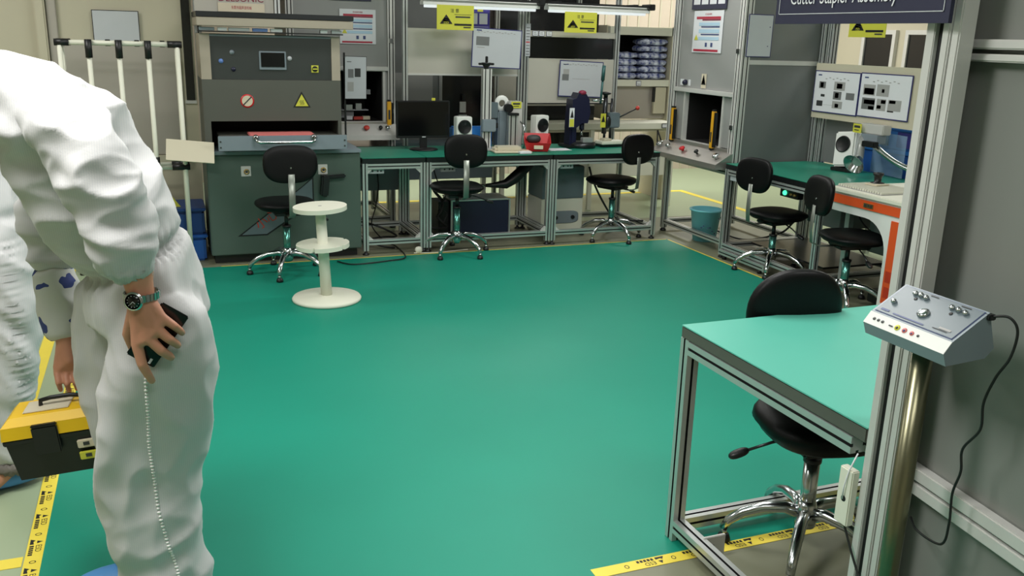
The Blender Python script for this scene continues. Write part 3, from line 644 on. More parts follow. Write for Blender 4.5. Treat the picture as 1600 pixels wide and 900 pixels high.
# ------------------------------------------------------------ things on and under the back row
t = thing('monitor', 'black flat monitor on the middle back workbench', 'monitor', (2.02, 7.10, .75))
s = MB(); s.box((1.79, 7.10, .845), (2.235, 7.13, 1.142), 'black_plastic', .004); s.build('housing', t)
bx('screen', t, (1.802, 7.0975, .865), (2.223, 7.0995, 1.132), 'screen_black'); bx('badge', t, (2.0, 7.096, .850), (2.03, 7.0985, .858), 'paper_pale')
s = MB(); s.box((1.985, 7.105, .762), (2.045, 7.125, .86), 'black_plastic', .003); s.build('neck', t)
s = MB(); s.lathe([(0, .752), (.115, .752), (.115, .758), (.10, .763), (0, .766)], (2.015, 7.10, 0), 'black_plastic', 28); s.build('base', t)
tag(sheet('sticky_note', None, (2.09, 7.132, 1.12), (1, 0, 0), (0, 0, 1), .03, .042, 'yellow_sign'), 'small yellow note sticking up behind the black monitor', 'note')
def ion_fan(label, loc, rz, tilt=0, sc=1, hose=False):
    setfr(); t = thing('ionizer_fan', label, 'fan', loc, rz, 'white ionizer fans'); F = WM[t.name] @ Matrix.Rotation(tilt, 4, 'X')
    s = MB(); s.box((-.065, -.04, .105), (.065, .05, .275), 'white_plastic', .006); s.build('housing', t, F)
    s = MB(); s.lathe([(0, .002), (.054, .002), (.057, .004), (.052, .007)], (0, -.041, .195), 'black_plastic', 28, (0, -1, 0)); g = s.build('grille', t, F)
    s = MB()
    for k in range(4): 
        r = .012+.011*k; pts = [(r*math.cos(a), -.0485, .195+r*math.sin(a)) for a in [2*PI*j/20 for j in range(21)]]; s.tube(pts, .0012, 'steel_dark', 5)
    s.build('guard_ring', g, F)
    s = MB(); s.box((-.05, -.03, .002), (.05, .035, .012), 'black_plastic', .002); s.box((-.05, -.012, .012), (.05, .03, .104), 'white_plastic', .003); s.cyl((.03, -.013, .055), (.03, -.030, .055), .012, 'black_plastic'); s.build('stand', t, F if not tilt else WM[t.name])
    return t
ion_fan('white ionizer fan with round black grille beside the monitor, hidden below by the chair back', (2.31, 6.98, .752), 0)
b = MB().box((2.28, 7.14, .752), (2.62, 7.26, .925), 'blue_bright', .012); tag(b.build('parts_tray'), 'bright blue tray behind the white fan next to the monitor', 'tray')
ion_fan('white ionizer fan with round black grille behind the red parts bin', (3.02, 7.06, .752), .25)
t = thing('slide_press', 'aluminium column press with black T-handle on the middle back workbench', 'press', (2.53, 7.03, .75))
s = MB(); s.prof((2.53, 7.05, .765), (2.53, 7.05, 1.40), .075, .05, (1, 0, 0), 'aluminium_satin'); s.build('column', t)
s = MB(); s.cyl((2.525, 7.05, 1.40), (2.525, 7.05, 1.425), .02, 'black_plastic'); s.lathe([(.0, .0), (.02, 0), (.04, .025), (.04, .035), (0, .035)], (2.525, 7.05, 1.415), 'black_plastic', 16); s.box((2.46, 7.035, 1.43), (2.59, 7.065, 1.448), 'black_plastic', .004); s.box((2.517, 7.04, 1.448), (2.537, 7.06, 1.50), 'black_plastic', .004); s.build('handle', t)
s = MB(); s.box((2.48, 6.99, .90), (2.60, 7.03, 1.0), 'device_grey', .006); s.box((2.60, 7.0, .93), (2.62, 7.02, .97), 'black_plastic'); s.build('carriage', t)
s = MB(); s.box((2.46, 6.92, .752), (2.62, 7.12, .766), 'aluminium', .002); s.build('base', t)
t = thing('fixture_plate', 'flat beige fixture blocks on a thin plate in front of the column press', 'fixture', (2.7, 6.85, .75))
s = MB(); s.obox((2.675, 6.84, .760), (.31, .20, .012), rmat('Z', -.12), 'fixture_beige', .002); s.build('plate', t)
s = MB(); s.obox((2.66, 6.87, .782), (.20, .12, .03), rmat('Z', -.12), 'cream', .003); s.obox((2.57, 6.88, .777), (.06, .1, .02), rmat('Z', -.12), 'fixture_beige', .003); s.build('block', t)
s = MB(); s.box((2.70, 6.695, .753), (2.80, 6.74, .770), 'paper', .002); s.build('label_holder', t)
t = thing('filament_cutter', 'grey boxed feeder with a yellow label and black pulley, left of the red bin', 'feeder', (2.76, 7.15, .75))
s = MB(); s.box((2.66, 7.10, .755), (2.74, 7.22, 1.06), 'device_grey', .01); s.box((2.74, 7.06, .755), (2.86, 7.18, 1.14), 'aluminium_satin', .008); s.build('housing', t)
s = MB(); s.box((2.585, 7.10, 1.0), (2.655, 7.16, 1.13), 'device_side', .004); s.build('side_plate', t)
s = MB(); s.cyl((2.735, 7.045, 1.085), (2.735, 7.10, 1.085), .035, 'black_plastic'); s.lathe([(.028, -.01), (.06, -.01), (.066, .0), (.06, .01), (.028, .01)], (2.70, 7.14, 1.12), 'white_plastic', 24, (0, 1, 0)); s.build('pulley', t)
sheet('yellow_label', t, (2.755, 7.058, 1.085), (1, 0, 0), (0, 0, 1), .09, .055, 'yellow_sign', [(.15, .55, .85, .8, 'dark_print'), (.2, .25, .75, .35, 'dark_print')])
s = MB(); s.prof((2.755, 7.02, .754), (2.755, 7.02, 1.03), .08, .04, (1, 0, 0)); s.box((2.72, 6.99, 1.03), (2.80, 7.05, 1.05), 'black_plastic'); s.build('guide_profile', t)
s = MB(); s.tube([(2.83, 7.03, .98), (2.86, 7.0, .93), (2.84, 6.99, .88), (2.87, 7.0, .83), (2.85, 7.0, .756)], .008, 'chrome'); s.build('valve', t)
t = thing('parts_bin', 'open red plastic parts bin on the middle back workbench', 'bin', (2.935, 6.92, .75), -.25)
s = MB(); F = Matrix.Translation((2.935, 6.905, .754)) @ Matrix.Rotation(-.35, 4, 'Z')
out = [(-.11, -.10), (.11, -.10), (.11, .10), (-.11, .10)]
def hopper(s, w0, d0, w1, d1, h, fh, th, m):
    B = [(-w0, -d0, 0), (w0, -d0, 0), (w0, d0, 0), (-w0, d0, 0)]; T = [(-w1, -d1, fh), (w1, -d1, fh), (w1, d1, h), (-w1, d1, h)]
    k = 1-th/w1; Bi = [(x*k, y*k, th) for x, y, z in B]; Ti = [(x*k, y*k, z) for x, y, z in T]
    s.poly(B[::-1], m); s.poly(Bi, m)
    for i in range(4):
        j = (i+1) % 4; s.poly([B[i], B[j], T[j], T[i]], m); s.poly([Bi[j], Bi[i], Ti[i], Ti[j]], m); s.poly([T[i], T[j], Ti[j], Ti[i]], m)
hopper(s, .085, .08, .11, .11, .13, .07, .006, 'red'); s.build('body', t, F)
s = MB(); s.box((-.03, -.1045, .02), (.045, -.0985, .05), 'fixture_beige', .001); s.build('label', t, F)
s = MB(); s.superell((-.03, .02, .09), (.06, .05, .035), Matrix.Identity(3), 'dark_print', .7, .8, 18, 8); s.build('contents', t, F)
s = MB(); s.prism([(0, 0), (.19, .01), (.20, .16), (-.02, .17)], (3.05, 6.86, .7515), (1, 0, 0), (0, 1, 0), .0012, 'paper'); tag(s.build('paper_sheet'), 'white paper sheet lying in front of the blue hand press', 'paper')
setfr(-.105, 0, 0)
# blue toggle hand press
t = thing('hand_press', 'large dark blue toggle hand press with long raised handle', 'press', (3.50, 7.12, .75))
s = MB(); s.box((3.405, 7.04, .752), (3.465, 7.18, 1.00), 'blue_press', .012)
s.prism([(-.095, -.06), (-.045, -.05), (.01, -.01), (.065, -.01), (.085, .08), (.07, .19), (.04, .235), (-.03, .245), (-.05, .20), (-.085, .19)], (3.49, 7.02, .97), (1, 0, 0), (0, 0, 1), -.13, 'blue_press'); s.build('body', t)
s = MB(); s.cyl((3.525, 7.075, .965), (3.525, 7.075, .90), .022, 'blue_press'); s.cyl((3.525, 7.075, .90), (3.525, 7.075, .845), .01, 'chrome'); s.build('ram', t)
s = MB(); s.lathe([(0, .752), (.115, .752), (.115, .785), (.09, .80), (0, .80)], (3.53, 7.06, 0), 'steel_dark', 28); s.box((3.36, 7.0, .752), (3.50, 7.2, .775), 'black_plastic', .006); s.box((3.50, 6.98, .80), (3.59, 7.04, .84), 'aluminium', .004); s.build('base', t)
s = MB(); s.superell((3.50, 7.04, 1.215), (.035, .03, .022), Matrix.Identity(3), 'maroon_print', .7, .9, 16, 8); s.build('knob', t)
s = MB(); s.cyl((3.58, 7.0, 1.155), (3.68, 7.0, 1.155), .009, 'chrome'); s.cyl((3.655, 7.0, 1.13), (3.665, 7.0, 1.32), .010, 'teal_handle'); s.cyl((3.665, 7.0, 1.32), (3.672, 7.0, 1.445), .016, 'teal_handle'); s.build('lever', t)
sheet('warning_label', t, (3.375, 7.014, .93), (1, 0, 0), (0, 0, 1), .045, .16, 'paper', [(.05, .02, .95, .42, 'yellow_sign')], tris=[([(.15, .5), (.85, .5), (.5, .92)], 'black_print')])
# small lever press
t = thing('lever_press', 'small lever press with red ball knob, right of the blue hand press', 'press', (3.85, 7.15, .75))
s = MB(); s.cyl((3.80, 7.18, .80), (3.80, 7.18, 1.16), .012, 'chrome'); s.cyl((3.86, 7.18, .80), (3.86, 7.18, 1.16), .012, 'steel_dark'); s.build('guide_rod', t)
s = MB(); s.cyl((3.77, 7.13, .86), (3.77, 7.13, 1.17), .022, 'steel_dark'); s.lathe([(0, 0), (.018, 0), (.018, .03), (.045, .04), (.045, .055), (0, .06)], (3.77, 7.13, 1.16), 'black_plastic', 20); s.build('spindle', t)
s = MB(); s.box((3.80, 7.10, .91), (3.91, 7.2, 1.04), 'device_side', .008); s.superell((3.79, 7.12, .96), (.03, .04, .06), Matrix.Identity(3), 'steel_dark', .6, .8, 16, 8); s.build('head', t)
s = MB(); s.cyl((3.90, 7.11, 1.0), (4.06, 7.10, 1.075), .006, 'steel_dark'); s.build('lever', t)
s = MB(); s.superell((4.075, 7.10, 1.082), (.02, .02, .02), Matrix.Identity(3), 'red_dull', 1, 1, 16, 10); s.build('ball_knob', t)
s = MB(); s.box((3.70, 7.05, .752), (3.92, 7.24, .775), 'steel_dark', .003); s.obox((3.81, 7.08, .79), (.24, .13, .028), rmat('Z', .1), 'cream_plastic', .005); s.obox((3.76, 7.07, .815), (.08, .08, .02), rmat('Z', .1), 'cream', .004); s.build('base', t)
sheet('warning_label', t, (3.715, 7.10, .915), (1, 0, 0), (0, 0, 1), .05, .12, 'yellow_sign', tris=[([(.15, .4), (.85, .4), (.5, .9)], 'black_print')])
setfr()
# under the back row
t = thing('control_case', 'dark navy metal case standing under the middle back workbench', 'case', (2.55, 7.16, 0))
s = MB(); s.box((2.24, 7.02, .012), (2.74, 7.30, .325), 'navy_case', .006); s.box((2.27, 7.05, 0), (2.71, 7.27, .012), 'black_plastic'); s.build('body', t)
s = MB(); s.box((2.235, 7.015, .326), (2.745, 7.30, .338), 'aluminium', .003); s.box((2.225, 7.01, .012), (2.239, 7.03, .338), 'aluminium'); s.box((2.741, 7.01, .012), (2.753, 7.03, .338), 'aluminium'); s.build('edge_trim', t)
s = MB(); s.box((2.13, 7.06, .005), (2.223, 7.28, .32), 'black_plastic', .004); s.build('side_pack', t)
t = thing('power_supply', 'cream and grey floor unit with two knobs under the right-hand back workbench', 'machine', (3.2, 7.12, 0))
s = MB(); s.box((3.03, 6.98, .005), (3.42, 7.30, .32), 'cream_plastic', .006); s.build('body', t); s = MB(); s.box((3.03, 6.975, .322), (3.42, 7.30, .60), 'device_side', .006); s.build('upper_body', t)
s = MB(); s.superell((3.23, 6.975, .16), (.15, .004, .055), Matrix.Identity(3), 'device_grey', .2, .5, 28, 6); s = s.build('control_plate', t)
for x in (3.16, 3.32):
    q = MB(); q.cyl((x, 6.971, .16), (x, 6.955, .16), .016, 'steel_dark'); q.build('knob', s)
t = thing('waste_duct', 'black flexible arm slung under the middle back workbench', 'hose', (2.75, 7.0, 0))
s = MB(); s.tube([(2.93, 6.95, .66), (2.85, 6.95, .60), (2.76, 6.95, .52), (2.68, 6.95, .47), (2.58, 6.95, .465), (2.50, 6.95, .465)], .04, 'black_plastic', 12, [.028, .045, .05, .04, .022, .014]); s.build('arm', t); s = MB(); s.superell((2.47, 6.95, .465), (.03, .014, .012), Matrix.Identity(3), 'chrome', .7, .9, 14, 8); s.build('tip', t)
s = MB(); s.prof((2.10, 7.2, .60), (2.90, 7.2, .60), .04, .04, (0, 0, 1)); s.build('cross_rail', b2)
for k, (x, b_) in enumerate(((1.53, b1), (2.10, b2), (3.12, b3))):
    s = MB(); s.box((x-.06, 6.70, .625), (x+.06, 6.725, .662), 'paper_pale', .003)
    for q in (-.03, .01, .035): s.cyl((x+q, 6.699, .645), (x+q, 6.6985, .645), .007, 'dark_print')
    s.build('socket_strip', b_)
def cable(label, pts, r=.005, name='power_cable', m='cable', sub=8):
    P = [Vector(p) for p in pts]; out = []
    for i in range(len(P)-1):
        p0 = P[max(i-1, 0)]; p1 = P[i]; p2 = P[i+1]; p3 = P[min(i+2, len(P)-1)]
        for k in range(sub):
            t_ = k/sub; out.append(.5*((2*p1)+(-p0+p2)*t_+(2*p0-5*p1+4*p2-p3)*t_*t_+(-p0+3*p1-3*p2+p3)*t_**3))
    out.append(P[-1]); s = MB(); s.tube(out, r, m, 7); return tag(s.build(name), label, 'cable')
cable('black cable hanging from a plug under the narrow back workbench to the floor', [(1.70, 7.42, .54), (1.70, 7.38, .40), (1.66, 7.32, .25), (1.60, 7.2, .12), (1.66, 7.0, .03), (1.72, 6.86, .012), (1.70, 6.5, .010), (1.55, 6.42, .010), (1.28, 6.38, .010), (1.18, 6.50, .010)])
cable('tangle of black cable on the floor under the narrow back workbench', [(1.46, 7.2, .16), (1.50, 7.0, .19), (1.60, 6.92, .165), (1.72, 6.94, .10), (1.76, 7.05, .05), (1.68, 7.15, .03), (1.55, 7.1, .03), (1.50, 6.95, .08), (1.58, 6.85, .03), (1.70, 6.82, .012)], .008)
cable('bundle of black cables beside the dark navy case', [(2.02, 6.98, .52), (2.08, 7.0, .42), (2.14, 6.98, .34), (2.12, 6.95, .26), (2.09, 6.95, .22), (2.13, 6.93, .17), (2.16, 6.95, .13), (2.05, 6.9, .135), (2.0, 6.95, .15)], .012)
cable('thin black cable looping down from the monitor bench', [(2.06, 7.0, .64), (2.10, 6.97, .50), (2.17, 6.97, .45), (2.15, 6.96, .36), (2.10, 6.95, .30), (2.17, 6.95, .24), (2.13, 6.94, .16)], .005)
cable('long black cable drooping beside the cream floor unit', [(3.44, 6.93, .60), (3.47, 6.9, .48), (3.55, 6.88, .32), (3.66, 6.86, .17), (3.80, 6.84, .135), (3.93, 6.8, .13)], .009)
cable('white cable lying on the strip in front of the middle back workbench', [(1.80, 6.62, .008), (1.95, 6.60, .006), (2.10, 6.615, .006), (2.25, 6.64, .006)], .004, m='cream_plastic')
t = thing('floor_socket', 'white floor socket below the join of the first two back workbenches', 'floor socket', (1.84, 6.62, 0))
s = MB(); s.superell((1.84, 6.625, .03), (.03, .025, .028), Matrix.Identity(3), 'cream_plastic', .7, .9, 16, 8); s.build('body', t)
# ------------------------------------------------------------ the work chairs
def chair(label, x, y, rz, group='black work chairs', seat=.46, back=.80, bw=.18, bh=.125, base_rot=.3, th=.038, tall=True, e2=.62):
    setfr(); t = thing('work_chair', label, 'chair', (x, y, 0), rz, group); F = WM[t.name]; I3 = Matrix.Identity(3)
    zc = seat
    def sf(p):
        k = -p.z   # local z of the shape becomes -y after rotation
        p = p.copy(); 
        if p.y < 0: p.x *= .93; p.z *= .93
        return p
    s = MB(); s.superell((0, .02, zc+.038-th), (.205, th, .20), rmat('X', PI/2), 'black_pu', .45, .75, 40, 14, sf)
    s.build('seat', t, F)
    s = MB(); s.box((-.09, -.10, zc-.065-2*(th-.038)), (.09, .11, zc-.036-2*(th-.038)), 'black_plastic', .008); s.build('mechanism', t, F)
    lv = MB(); lv.tube([(.07, .03, zc-.055), (.16, .02, zc-.075), (.24, .01, zc-.105)], .005, 'steel_dark'); lv = lv.build('lever', t, F)
    s = MB(); s.superell((.265, .008, zc-.115), (.036, .016, .013), rmat('Y', .35), 'black_plastic', .6, .8, 16, 8); s.build('lever_grip', lv, F)
    yb = -.23
    s = MB(); s.tube([(0, -.06, zc-.052), (0, -.20, zc-.055), (0, -.262, zc-.03), (0, -.272, zc+.05), (0, -.268, back-bh*.5)], .022, 'bracket_steel', 12, flat=.22); s.build('back_bracket', t, F)
    def bf(p):
        q = p.copy(); q.y -= .55*q.x*q.x; 
        if q.z < 0: q.x *= 1-.18*(q.z/bh)**2
        else: q.x *= 1-.05*(q.z/bh)**2
        return q
    s = MB(); s.superell((0, yb, back), (bw, .028, bh), rmat('X', -.08), 'black_pu', .4, e2, 44, 12, lambda p: bf(p)*1.0); 
    s.build('backrest', t, F)
    s = MB(); s.cyl((0, yb-.028, back-.02), (0, yb-.034, back-.02), .006, 'chrome'); s.build('bolt', t, F)
    s = MB(); s.cyl((0, 0, .085), (0, 0, zc-.16), .026, 'steel_teal_reflection' if tall else 'chrome', seg=20); s.cyl((0, 0, zc-.16), (0, 0, zc-.145), .03, 'black_plastic', seg=20); s.cyl((0, 0, zc-.145), (0, 0, zc-.06), .014, 'steel_dark'); s.build('gas_column', t, F)
    s = MB(); s.lathe([(0, .09), (.034, .09), (.040, .12), (.036, .16), (.028, .185), (0, .185)], (0, 0, 0), 'chrome', 20); s.build('hub', t, F)
    for k in range(5):
        a = base_rot+2*PI*k/5; c_, s_ = math.cos(a), math.sin(a)
        pts = [(c_*r, s_*r, z) for r, z in ((.015, .135), (.07, .150), (.14, .142), (.205, .115), (.25, .08), (.266, .048))]
        L_ = MB(); L_.tube(pts, .016, 'chrome', 10, [.024, .021, .019, .0175, .016, .014]); L_ = L_.build('base_leg', t, F)
        g = MB(); g.cyl((c_*.262, s_*.262, .048), (c_*.262, s_*.262, .024), .010, 'chrome'); g.lathe([(0, .003), (.022, .003), (.024, .010), (.018, .028), (0, .03)], (c_*.262, s_*.262, 0), 'black_plastic', 14); g.build('glide', L_, F)
    return t
chair('black work chair turned to the packing machine, its back towards the green floor', .795, 6.30, .04, base_rot=.55, seat=.49, back=.80)
chair('black work chair in front of the dark navy case and the monitor bench', 2.13, 6.56, -.06, base_rot=.2, seat=.52, back=.83, bw=.165)
chair('black work chair at the right-hand back workbench near the light blue bucket', 3.59, 6.76, .36, base_rot=.75, seat=.50, back=.79, bw=.195)
chair('black work chair at the green-topped bench, farther of the two on the right side', 4.24, 5.40, -PI/2+.10, base_rot=.4, seat=.435, back=.74)
chair('black work chair in front of the orange and white station', 4.14, 4.50, -PI/2-.25, base_rot=.9, seat=.46, back=.735)
# white plastic reel stand
t = thing('reel_stand', 'white plastic stand of two discs on a post, standing on the green floor', 'stand', (.935, 5.55, 0))
F = Matrix.Translation((.935, 5.55, .003)); Ft = F @ Matrix.Rotation(-.045, 4, 'Y') 
s = MB(); s.lathe([(0, 0), (.215, 0), (.218, .012), (.21, .024), (.06, .034), (0, .034)], (0, 0, 0), 'cream_plastic', 48); s.build('base_disc', t, F)
s = MB(); s.cyl((0, 0, .03), (0, 0, .59), .036, 'cream_plastic', r1=.032, seg=24); s.build('post', t, Ft)
def disc(z, notches):
    s = MB(); n = 80; R_ = .165; i = s.mi('cream_plastic'); pts = []
    for k in range(n):
        a = 2*PI*k/n; r = R_
        if notches and k % 16 == 5: r = R_-.03
        pts.append((r*math.cos(a), r*math.sin(a)))
    s.prism(pts, (0, 0, z), (1, 0, 0), (0, 1, 0), .026, 'cream_plastic'); return s
disc(.345, True).build('middle_disc', t, Ft); disc(.583, False).build('top_disc', t, Ft)
s = MB(); s.cyl((0, 0, .609), (0, 0, .6095), .012, 'mid_print'); s.build('centre_hole', t, Ft)
# bucket
t = thing('bucket', 'light blue plastic bucket on the floor under the right-hand booth frame', 'bucket', (4.365, 6.49, 0))
s = MB(); o = (4.365, 6.49, .002)
s.lathe([(0, 0), (.098, 0), (.130, .262), (.142, .262), (.142, .275), (.126, .275), (.093, .008), (0, .008)], o, 'cyan_bucket', 40); s.build('body', t)
s = MB()
for k in range(7):
    a = -2.5+k*.23+random.Random(k).random()*.1; z = .06+.15*random.Random(k+9).random(); r = .099+.032*z/.262
    s.cyl((4.365+r*math.cos(a), 6.49+r*math.sin(a), z), (4.365+(r+.0025)*math.cos(a), 6.49+(r+.0025)*math.sin(a), z), .006, 'slate_print', seg=10)
s.build('speckles', t)
# pipe rack at the left
t = thing('pipe_rack', 'tall white pipe rack with black joints against the cream partition', 'rack', (-.19, 6.6, 0))
def pipe(p0, p1, nm='rail'): MB().cyl(p0, p1, .0155, 'cream_plastic', seg=16).build(nm, t)
def joint(p0, p1): MB().cyl(p0, p1, .022, 'black_plastic', seg=14).build('joint', t)
for y in (6.60, 6.755):
    for x in (-.545, .165): pipe((x, y, .015), (x, y, 1.525), 'post')
    pipe((-.53, y, 1.543), (.15, y, 1.543)); pipe((-.53, y, .725), (.15, y, .725))
    joint((-.575, y, 1.543), (-.49, y, 1.543)); joint((.105, y, 1.543), (.195, y, 1.543)); joint((.08, y, .725), (.195, y, .725)); joint((-.575, y, .725), (-.47, y, .725))
    for x in (-.545, .165): MB().cyl((x, y, .0), (x, y, .02), .02, 'black_plastic').build('foot', t)
for x in (-.375, -.195, -.018):
    pipe((x, 6.578, 1.52), (x, 6.578, .03), 'bar'); joint((x, 6.576, 1.565), (x, 6.576, 1.45)); joint((x, 6.578, .80), (x, 6.578, .68))
for x in (-.545, .165): pipe((x, 6.615, 1.52), (x, 6.74, 1.52), 'side_rail'); 
for x in (-.28, -.1, .06): joint((x, 6.755, 1.543), (x+.03, 6.755, 1.543))
x = sheet('framed_sheet', None, (-.375, 7.279, 1.545), (1, 0, .0), (0, 0, 1), .31, .215, 'paper_pale', [], 'slot_black', .005, .004); tag(x, 'glossy sheet in a thin black frame on the cream partition above the pipe rack', 'framed sheet')
for k, (z, mm) in enumerate(((.002, 'blue_bin'), (.200, 'blue_bin_dark'))):
    s = MB(); s.box((-.10, 6.80, z), (.275, 7.18, z+.170), mm, .015); s.box((-.115, 6.785, z+.171), (.29, 7.195, z+.196), mm, .008)
    tag(s.build('storage_bin'), ['blue storage bin on the floor behind the pipe rack', 'dark blue storage bin stacked on the lower blue bin behind the pipe rack'][k], 'bin', 'blue bins behind the pipe rack')
s = MB(); s.prism([(0, 0), (.10, 0), (.03, .10), (-.03, .08)], (.02, 6.9, .3965), (1, 0, 0), (0, 0, 1), .02, 'yellow_sign'); tag(s.build('yellow_card'), 'small yellow card standing on the dark blue storage bin', 'card')
# ------------------------------------------------------------ right row
setfr()
rt = bench('workbench', 'deep green-topped workbench of the right row, between booth and orange station', 4.13, 4.98, 4.80, 5.925, None)
for y in (5.895, 4.88): MB().prof((4.99, y, .72), (4.99, y, 2.4), .06, .08, (1, 0, 0)).build('post', rt)
MB().prof((4.935, 5.915, .72), (4.935, 5.915, 2.4), .04, .04, (1, 0, 0)).build('post', rt)
bx('board_panel', rt, (4.895, 4.80, 1.105), (4.905, 5.925, 1.525), 'cream')
MB().prof((5.0, 4.92, 1.86), (5.0, 5.93, 1.86), .04, .04, (0, 0, 1)).build('crossbar', rt)
s = MB(); s.box((5.0, 5.55, .755), (5.01, 5.93, 1.10), 'panel_dark'); s.build('board_panel', rt)
s = MB(); s.box((4.35, 4.95, .12), (4.9, 5.8, .135), 'steel_dark'); s.build('lower_shelf', rt)
s = MB(); s.box((4.45, 4.95, .40), (4.9, 5.30, .66), 'panel_dark', .004); s.build('control_box', rt)
s = MB(); s.box((4.18, 5.10, .60), (4.23, 5.30, .66), 'steel_dark', .003); s = s.build('switch_box', rt)
q = MB(); q.lathe([(0, .014), (.014, .014), (.018, .006), (.018, 0)], (4.18, 5.24, .63), 'led_green', 16, (-1, 0, 0)); q.build('green_lamp', s)
for y in (5.16, 5.12): q = MB(); q.cyl((4.18, y, .63), (4.16, y, .63), .009, 'brass'); q.build('toggle', s)
bx('socket_strip', rt, (4.14, 5.78, .625), (4.16, 5.87, .66), 'paper_pale', .003)
# printed boards behind it (they face the room)
def pics(ps): return [(.08, .88, .16, .91, 'slate_print')]+[(.25+.08*k, .80+.03*(k % 2), .29+.08*k, .82+.03*(k % 2), 'mid_print') for k in range(7)]+ps
doc('instruction sheet with seven small photos, left of the two above the right bench', (4.889, 5.916, 1.152), 0, .503, .318,
    pics([(.12, .58, .27, .74, 'grey_print'), (.15, .60, .22, .72, 'dark_print'), (.46, .56, .70, .76, 'mid_print'), (.52, .60, .64, .72, 'grey_print'), (.18, .38, .27, .44, 'dark_print'), (.46, .34, .64, .53, 'grey_print'), (.50, .38, .58, .50, 'maroon_print'), (.74, .36, .92, .52, 'grey_print'), (.10, .15, .24, .28, 'dark_print'), (.24, .19, .48, .195, 'mid_print'), (.46, .13, .68, .30, 'mid_print'), (.52, .15, .60, .24, 'grey_print')]), u=(0, -1, 0), group='pair of sheets above the right bench', base='paper', bw=.008)
doc('instruction sheet with five larger photos, right of the two above the right bench', (4.889, 5.408, 1.157), 0, .503, .318,
    pics([(.08, .50, .32, .74, 'mid_print'), (.10, .52, .30, .66, 'grey_print'), (.35, .50, .59, .76, 'mid_print'), (.45, .58, .50, .66, 'black_print'), (.08, .18, .34, .44, 'grey_print'), (.12, .30, .34, .40, 'black_print'), (.22, .18, .33, .26, 'black_print'), (.38, .18, .56, .44, 'mid_print'), (.46, .34, .55, .42, 'dark_print'), (.39, .22, .47, .30, 'black_print'), (.60, .20, .85, .44, 'mid_print'), (.62, .36, .74, .43, 'black_print'), (.60, .17, .72, .20, 'black_print')]), u=(0, -1, 0), group='pair of sheets above the right bench', base='paper', bw=.008)
esd_sign('yellow static warning sign half hidden behind the navy banner', (4.94, 5.66, 1.725), (0, -1, 0), (0, 0, 1), .38, .20)
# extraction head, bins
t = thing('fume_extractor', 'tilted white ionizer with silver duct cone and hose on the right bench', 'machine', (4.83, 5.37, .75))
F = Matrix.Translation((4.81, 5.37, .752)) @ Matrix.Rotation(-PI/2+.25, 4, 'Z')
s = MB(); s.box((-.09, -.06, .0), (.09, .07, .025), 'black_plastic', .004); s.build('base', t, F)
F2 = F @ Matrix.Translation((0, 0, .03)) @ Matrix.Rotation(-.18, 4, 'X') @ Matrix.Rotation(-.12, 4, 'Y')
s = MB(); s.box((-.085, -.05, .0), (.085, .06, .26), 'white_plastic', .012); s.build('housing', t, F2)
s = MB(); s.lathe([(0, .003), (.06, .003), (.062, .005), (.055, .008)], (-.01, -.05, .165), 'black_plastic', 30, (0, -1, 0)); s.build('grille', t, F2)
s = MB(); s.tube([(4.80, 5.22, 1.02), (4.76, 5.18, .95), (4.71, 5.13, .89), (4.66, 5.09, .86)], .03, 'aluminium', 16, [.026, .027, .03, .034]); s.lathe([(.034, -.01), (.078, .055), (.081, .06), (.075, .055), (.03, -.008)], (4.68, 5.105, .872), 'chrome', 26, (-.8, -.2, -.5)); s.build('duct_cone', t)
s = MB(); s.box((4.78, 5.05, .99), (4.86, 5.22, 1.05), 'device_grey', .004); s.box((4.73, 5.03, .965), (4.78, 5.15, 1.005), 'black_plastic', .004); s.box((4.80, 5.03, 1.05), (4.88, 5.26, 1.12), 'aluminium_satin', .006); s.build('clamp', t)
sheet('yellow_label', t, (4.775, 5.30, 1.05), (0, -1, 0), (0, 0, 1), .085, .065, 'yellow_sign', [(.15, .55, .85, .8, 'dark_print'), (.2, .25, .75, .35, 'dark_print')])
s = MB(); pts = []
for k in range(49):
    a = k/48; pts.append((4.79+.09*a, 5.10-.31*a, .985-.15*a-.02*math.sin(a*PI)))
s.tube(pts, .02, 'chrome', 12, [.019+.003*(k % 2) for k in range(49)]); s.build('duct_hose', t)
def tote(label, a, b, m, m2):
    s = MB(); s.box(a, (b[0], b[1], b[2]-.03), m, .008); s.box((a[0]-.012, a[1]-.012, b[2]-.03), (b[0]+.012, b[1]+.012, b[2]), m2, .005)
    o = s.build('tote_box'); tag(o, label, 'box', 'blue totes behind the right bench'); return o
tote('lower blue tote standing behind the right bench board', (5.08, 4.90, .45), (5.45, 5.72, .93), 'blue_bin', 'blue_bright')
tb = tote('upper blue tote with a navy end, behind the right bench board', (5.08, 4.90, .932), (5.45, 5.72, 1.10), 'blue_bright', 'blue_bright')
bx('end_panel', tb, (5.066, 4.94, .95), (5.078, 5.16, 1.06), 'purple_blue'); bx('front_sheet', tb, (5.066, 5.25, .95), (5.078, 5.45, 1.06), 'device_grey')
t = thing('tote_stand', 'grey low stand carrying the two blue totes', 'stand', (5.26, 5.3, 0))
s = MB(); s.box((5.06, 4.88, .42), (5.47, 5.74, .449), 'steel_dark'); s.build('top', t)
for x in (5.09, 5.44):
    for y in (4.91, 5.71): bx('leg', t, (x-.02, y-.02, 0), (x+.02, y+.02, .42), 'aluminium')
s = MB(); s.prism([(0, 0), (.38, 0), (.38, .30), (0, .30)], (4.985, 5.30, .755), (-.15, -1, 0), (0, 0, 1), .002, 'clear_sheet'); tag(s.build('clear_screen'), 'clear plastic splash sheet standing behind the silver duct cone', 'screen')
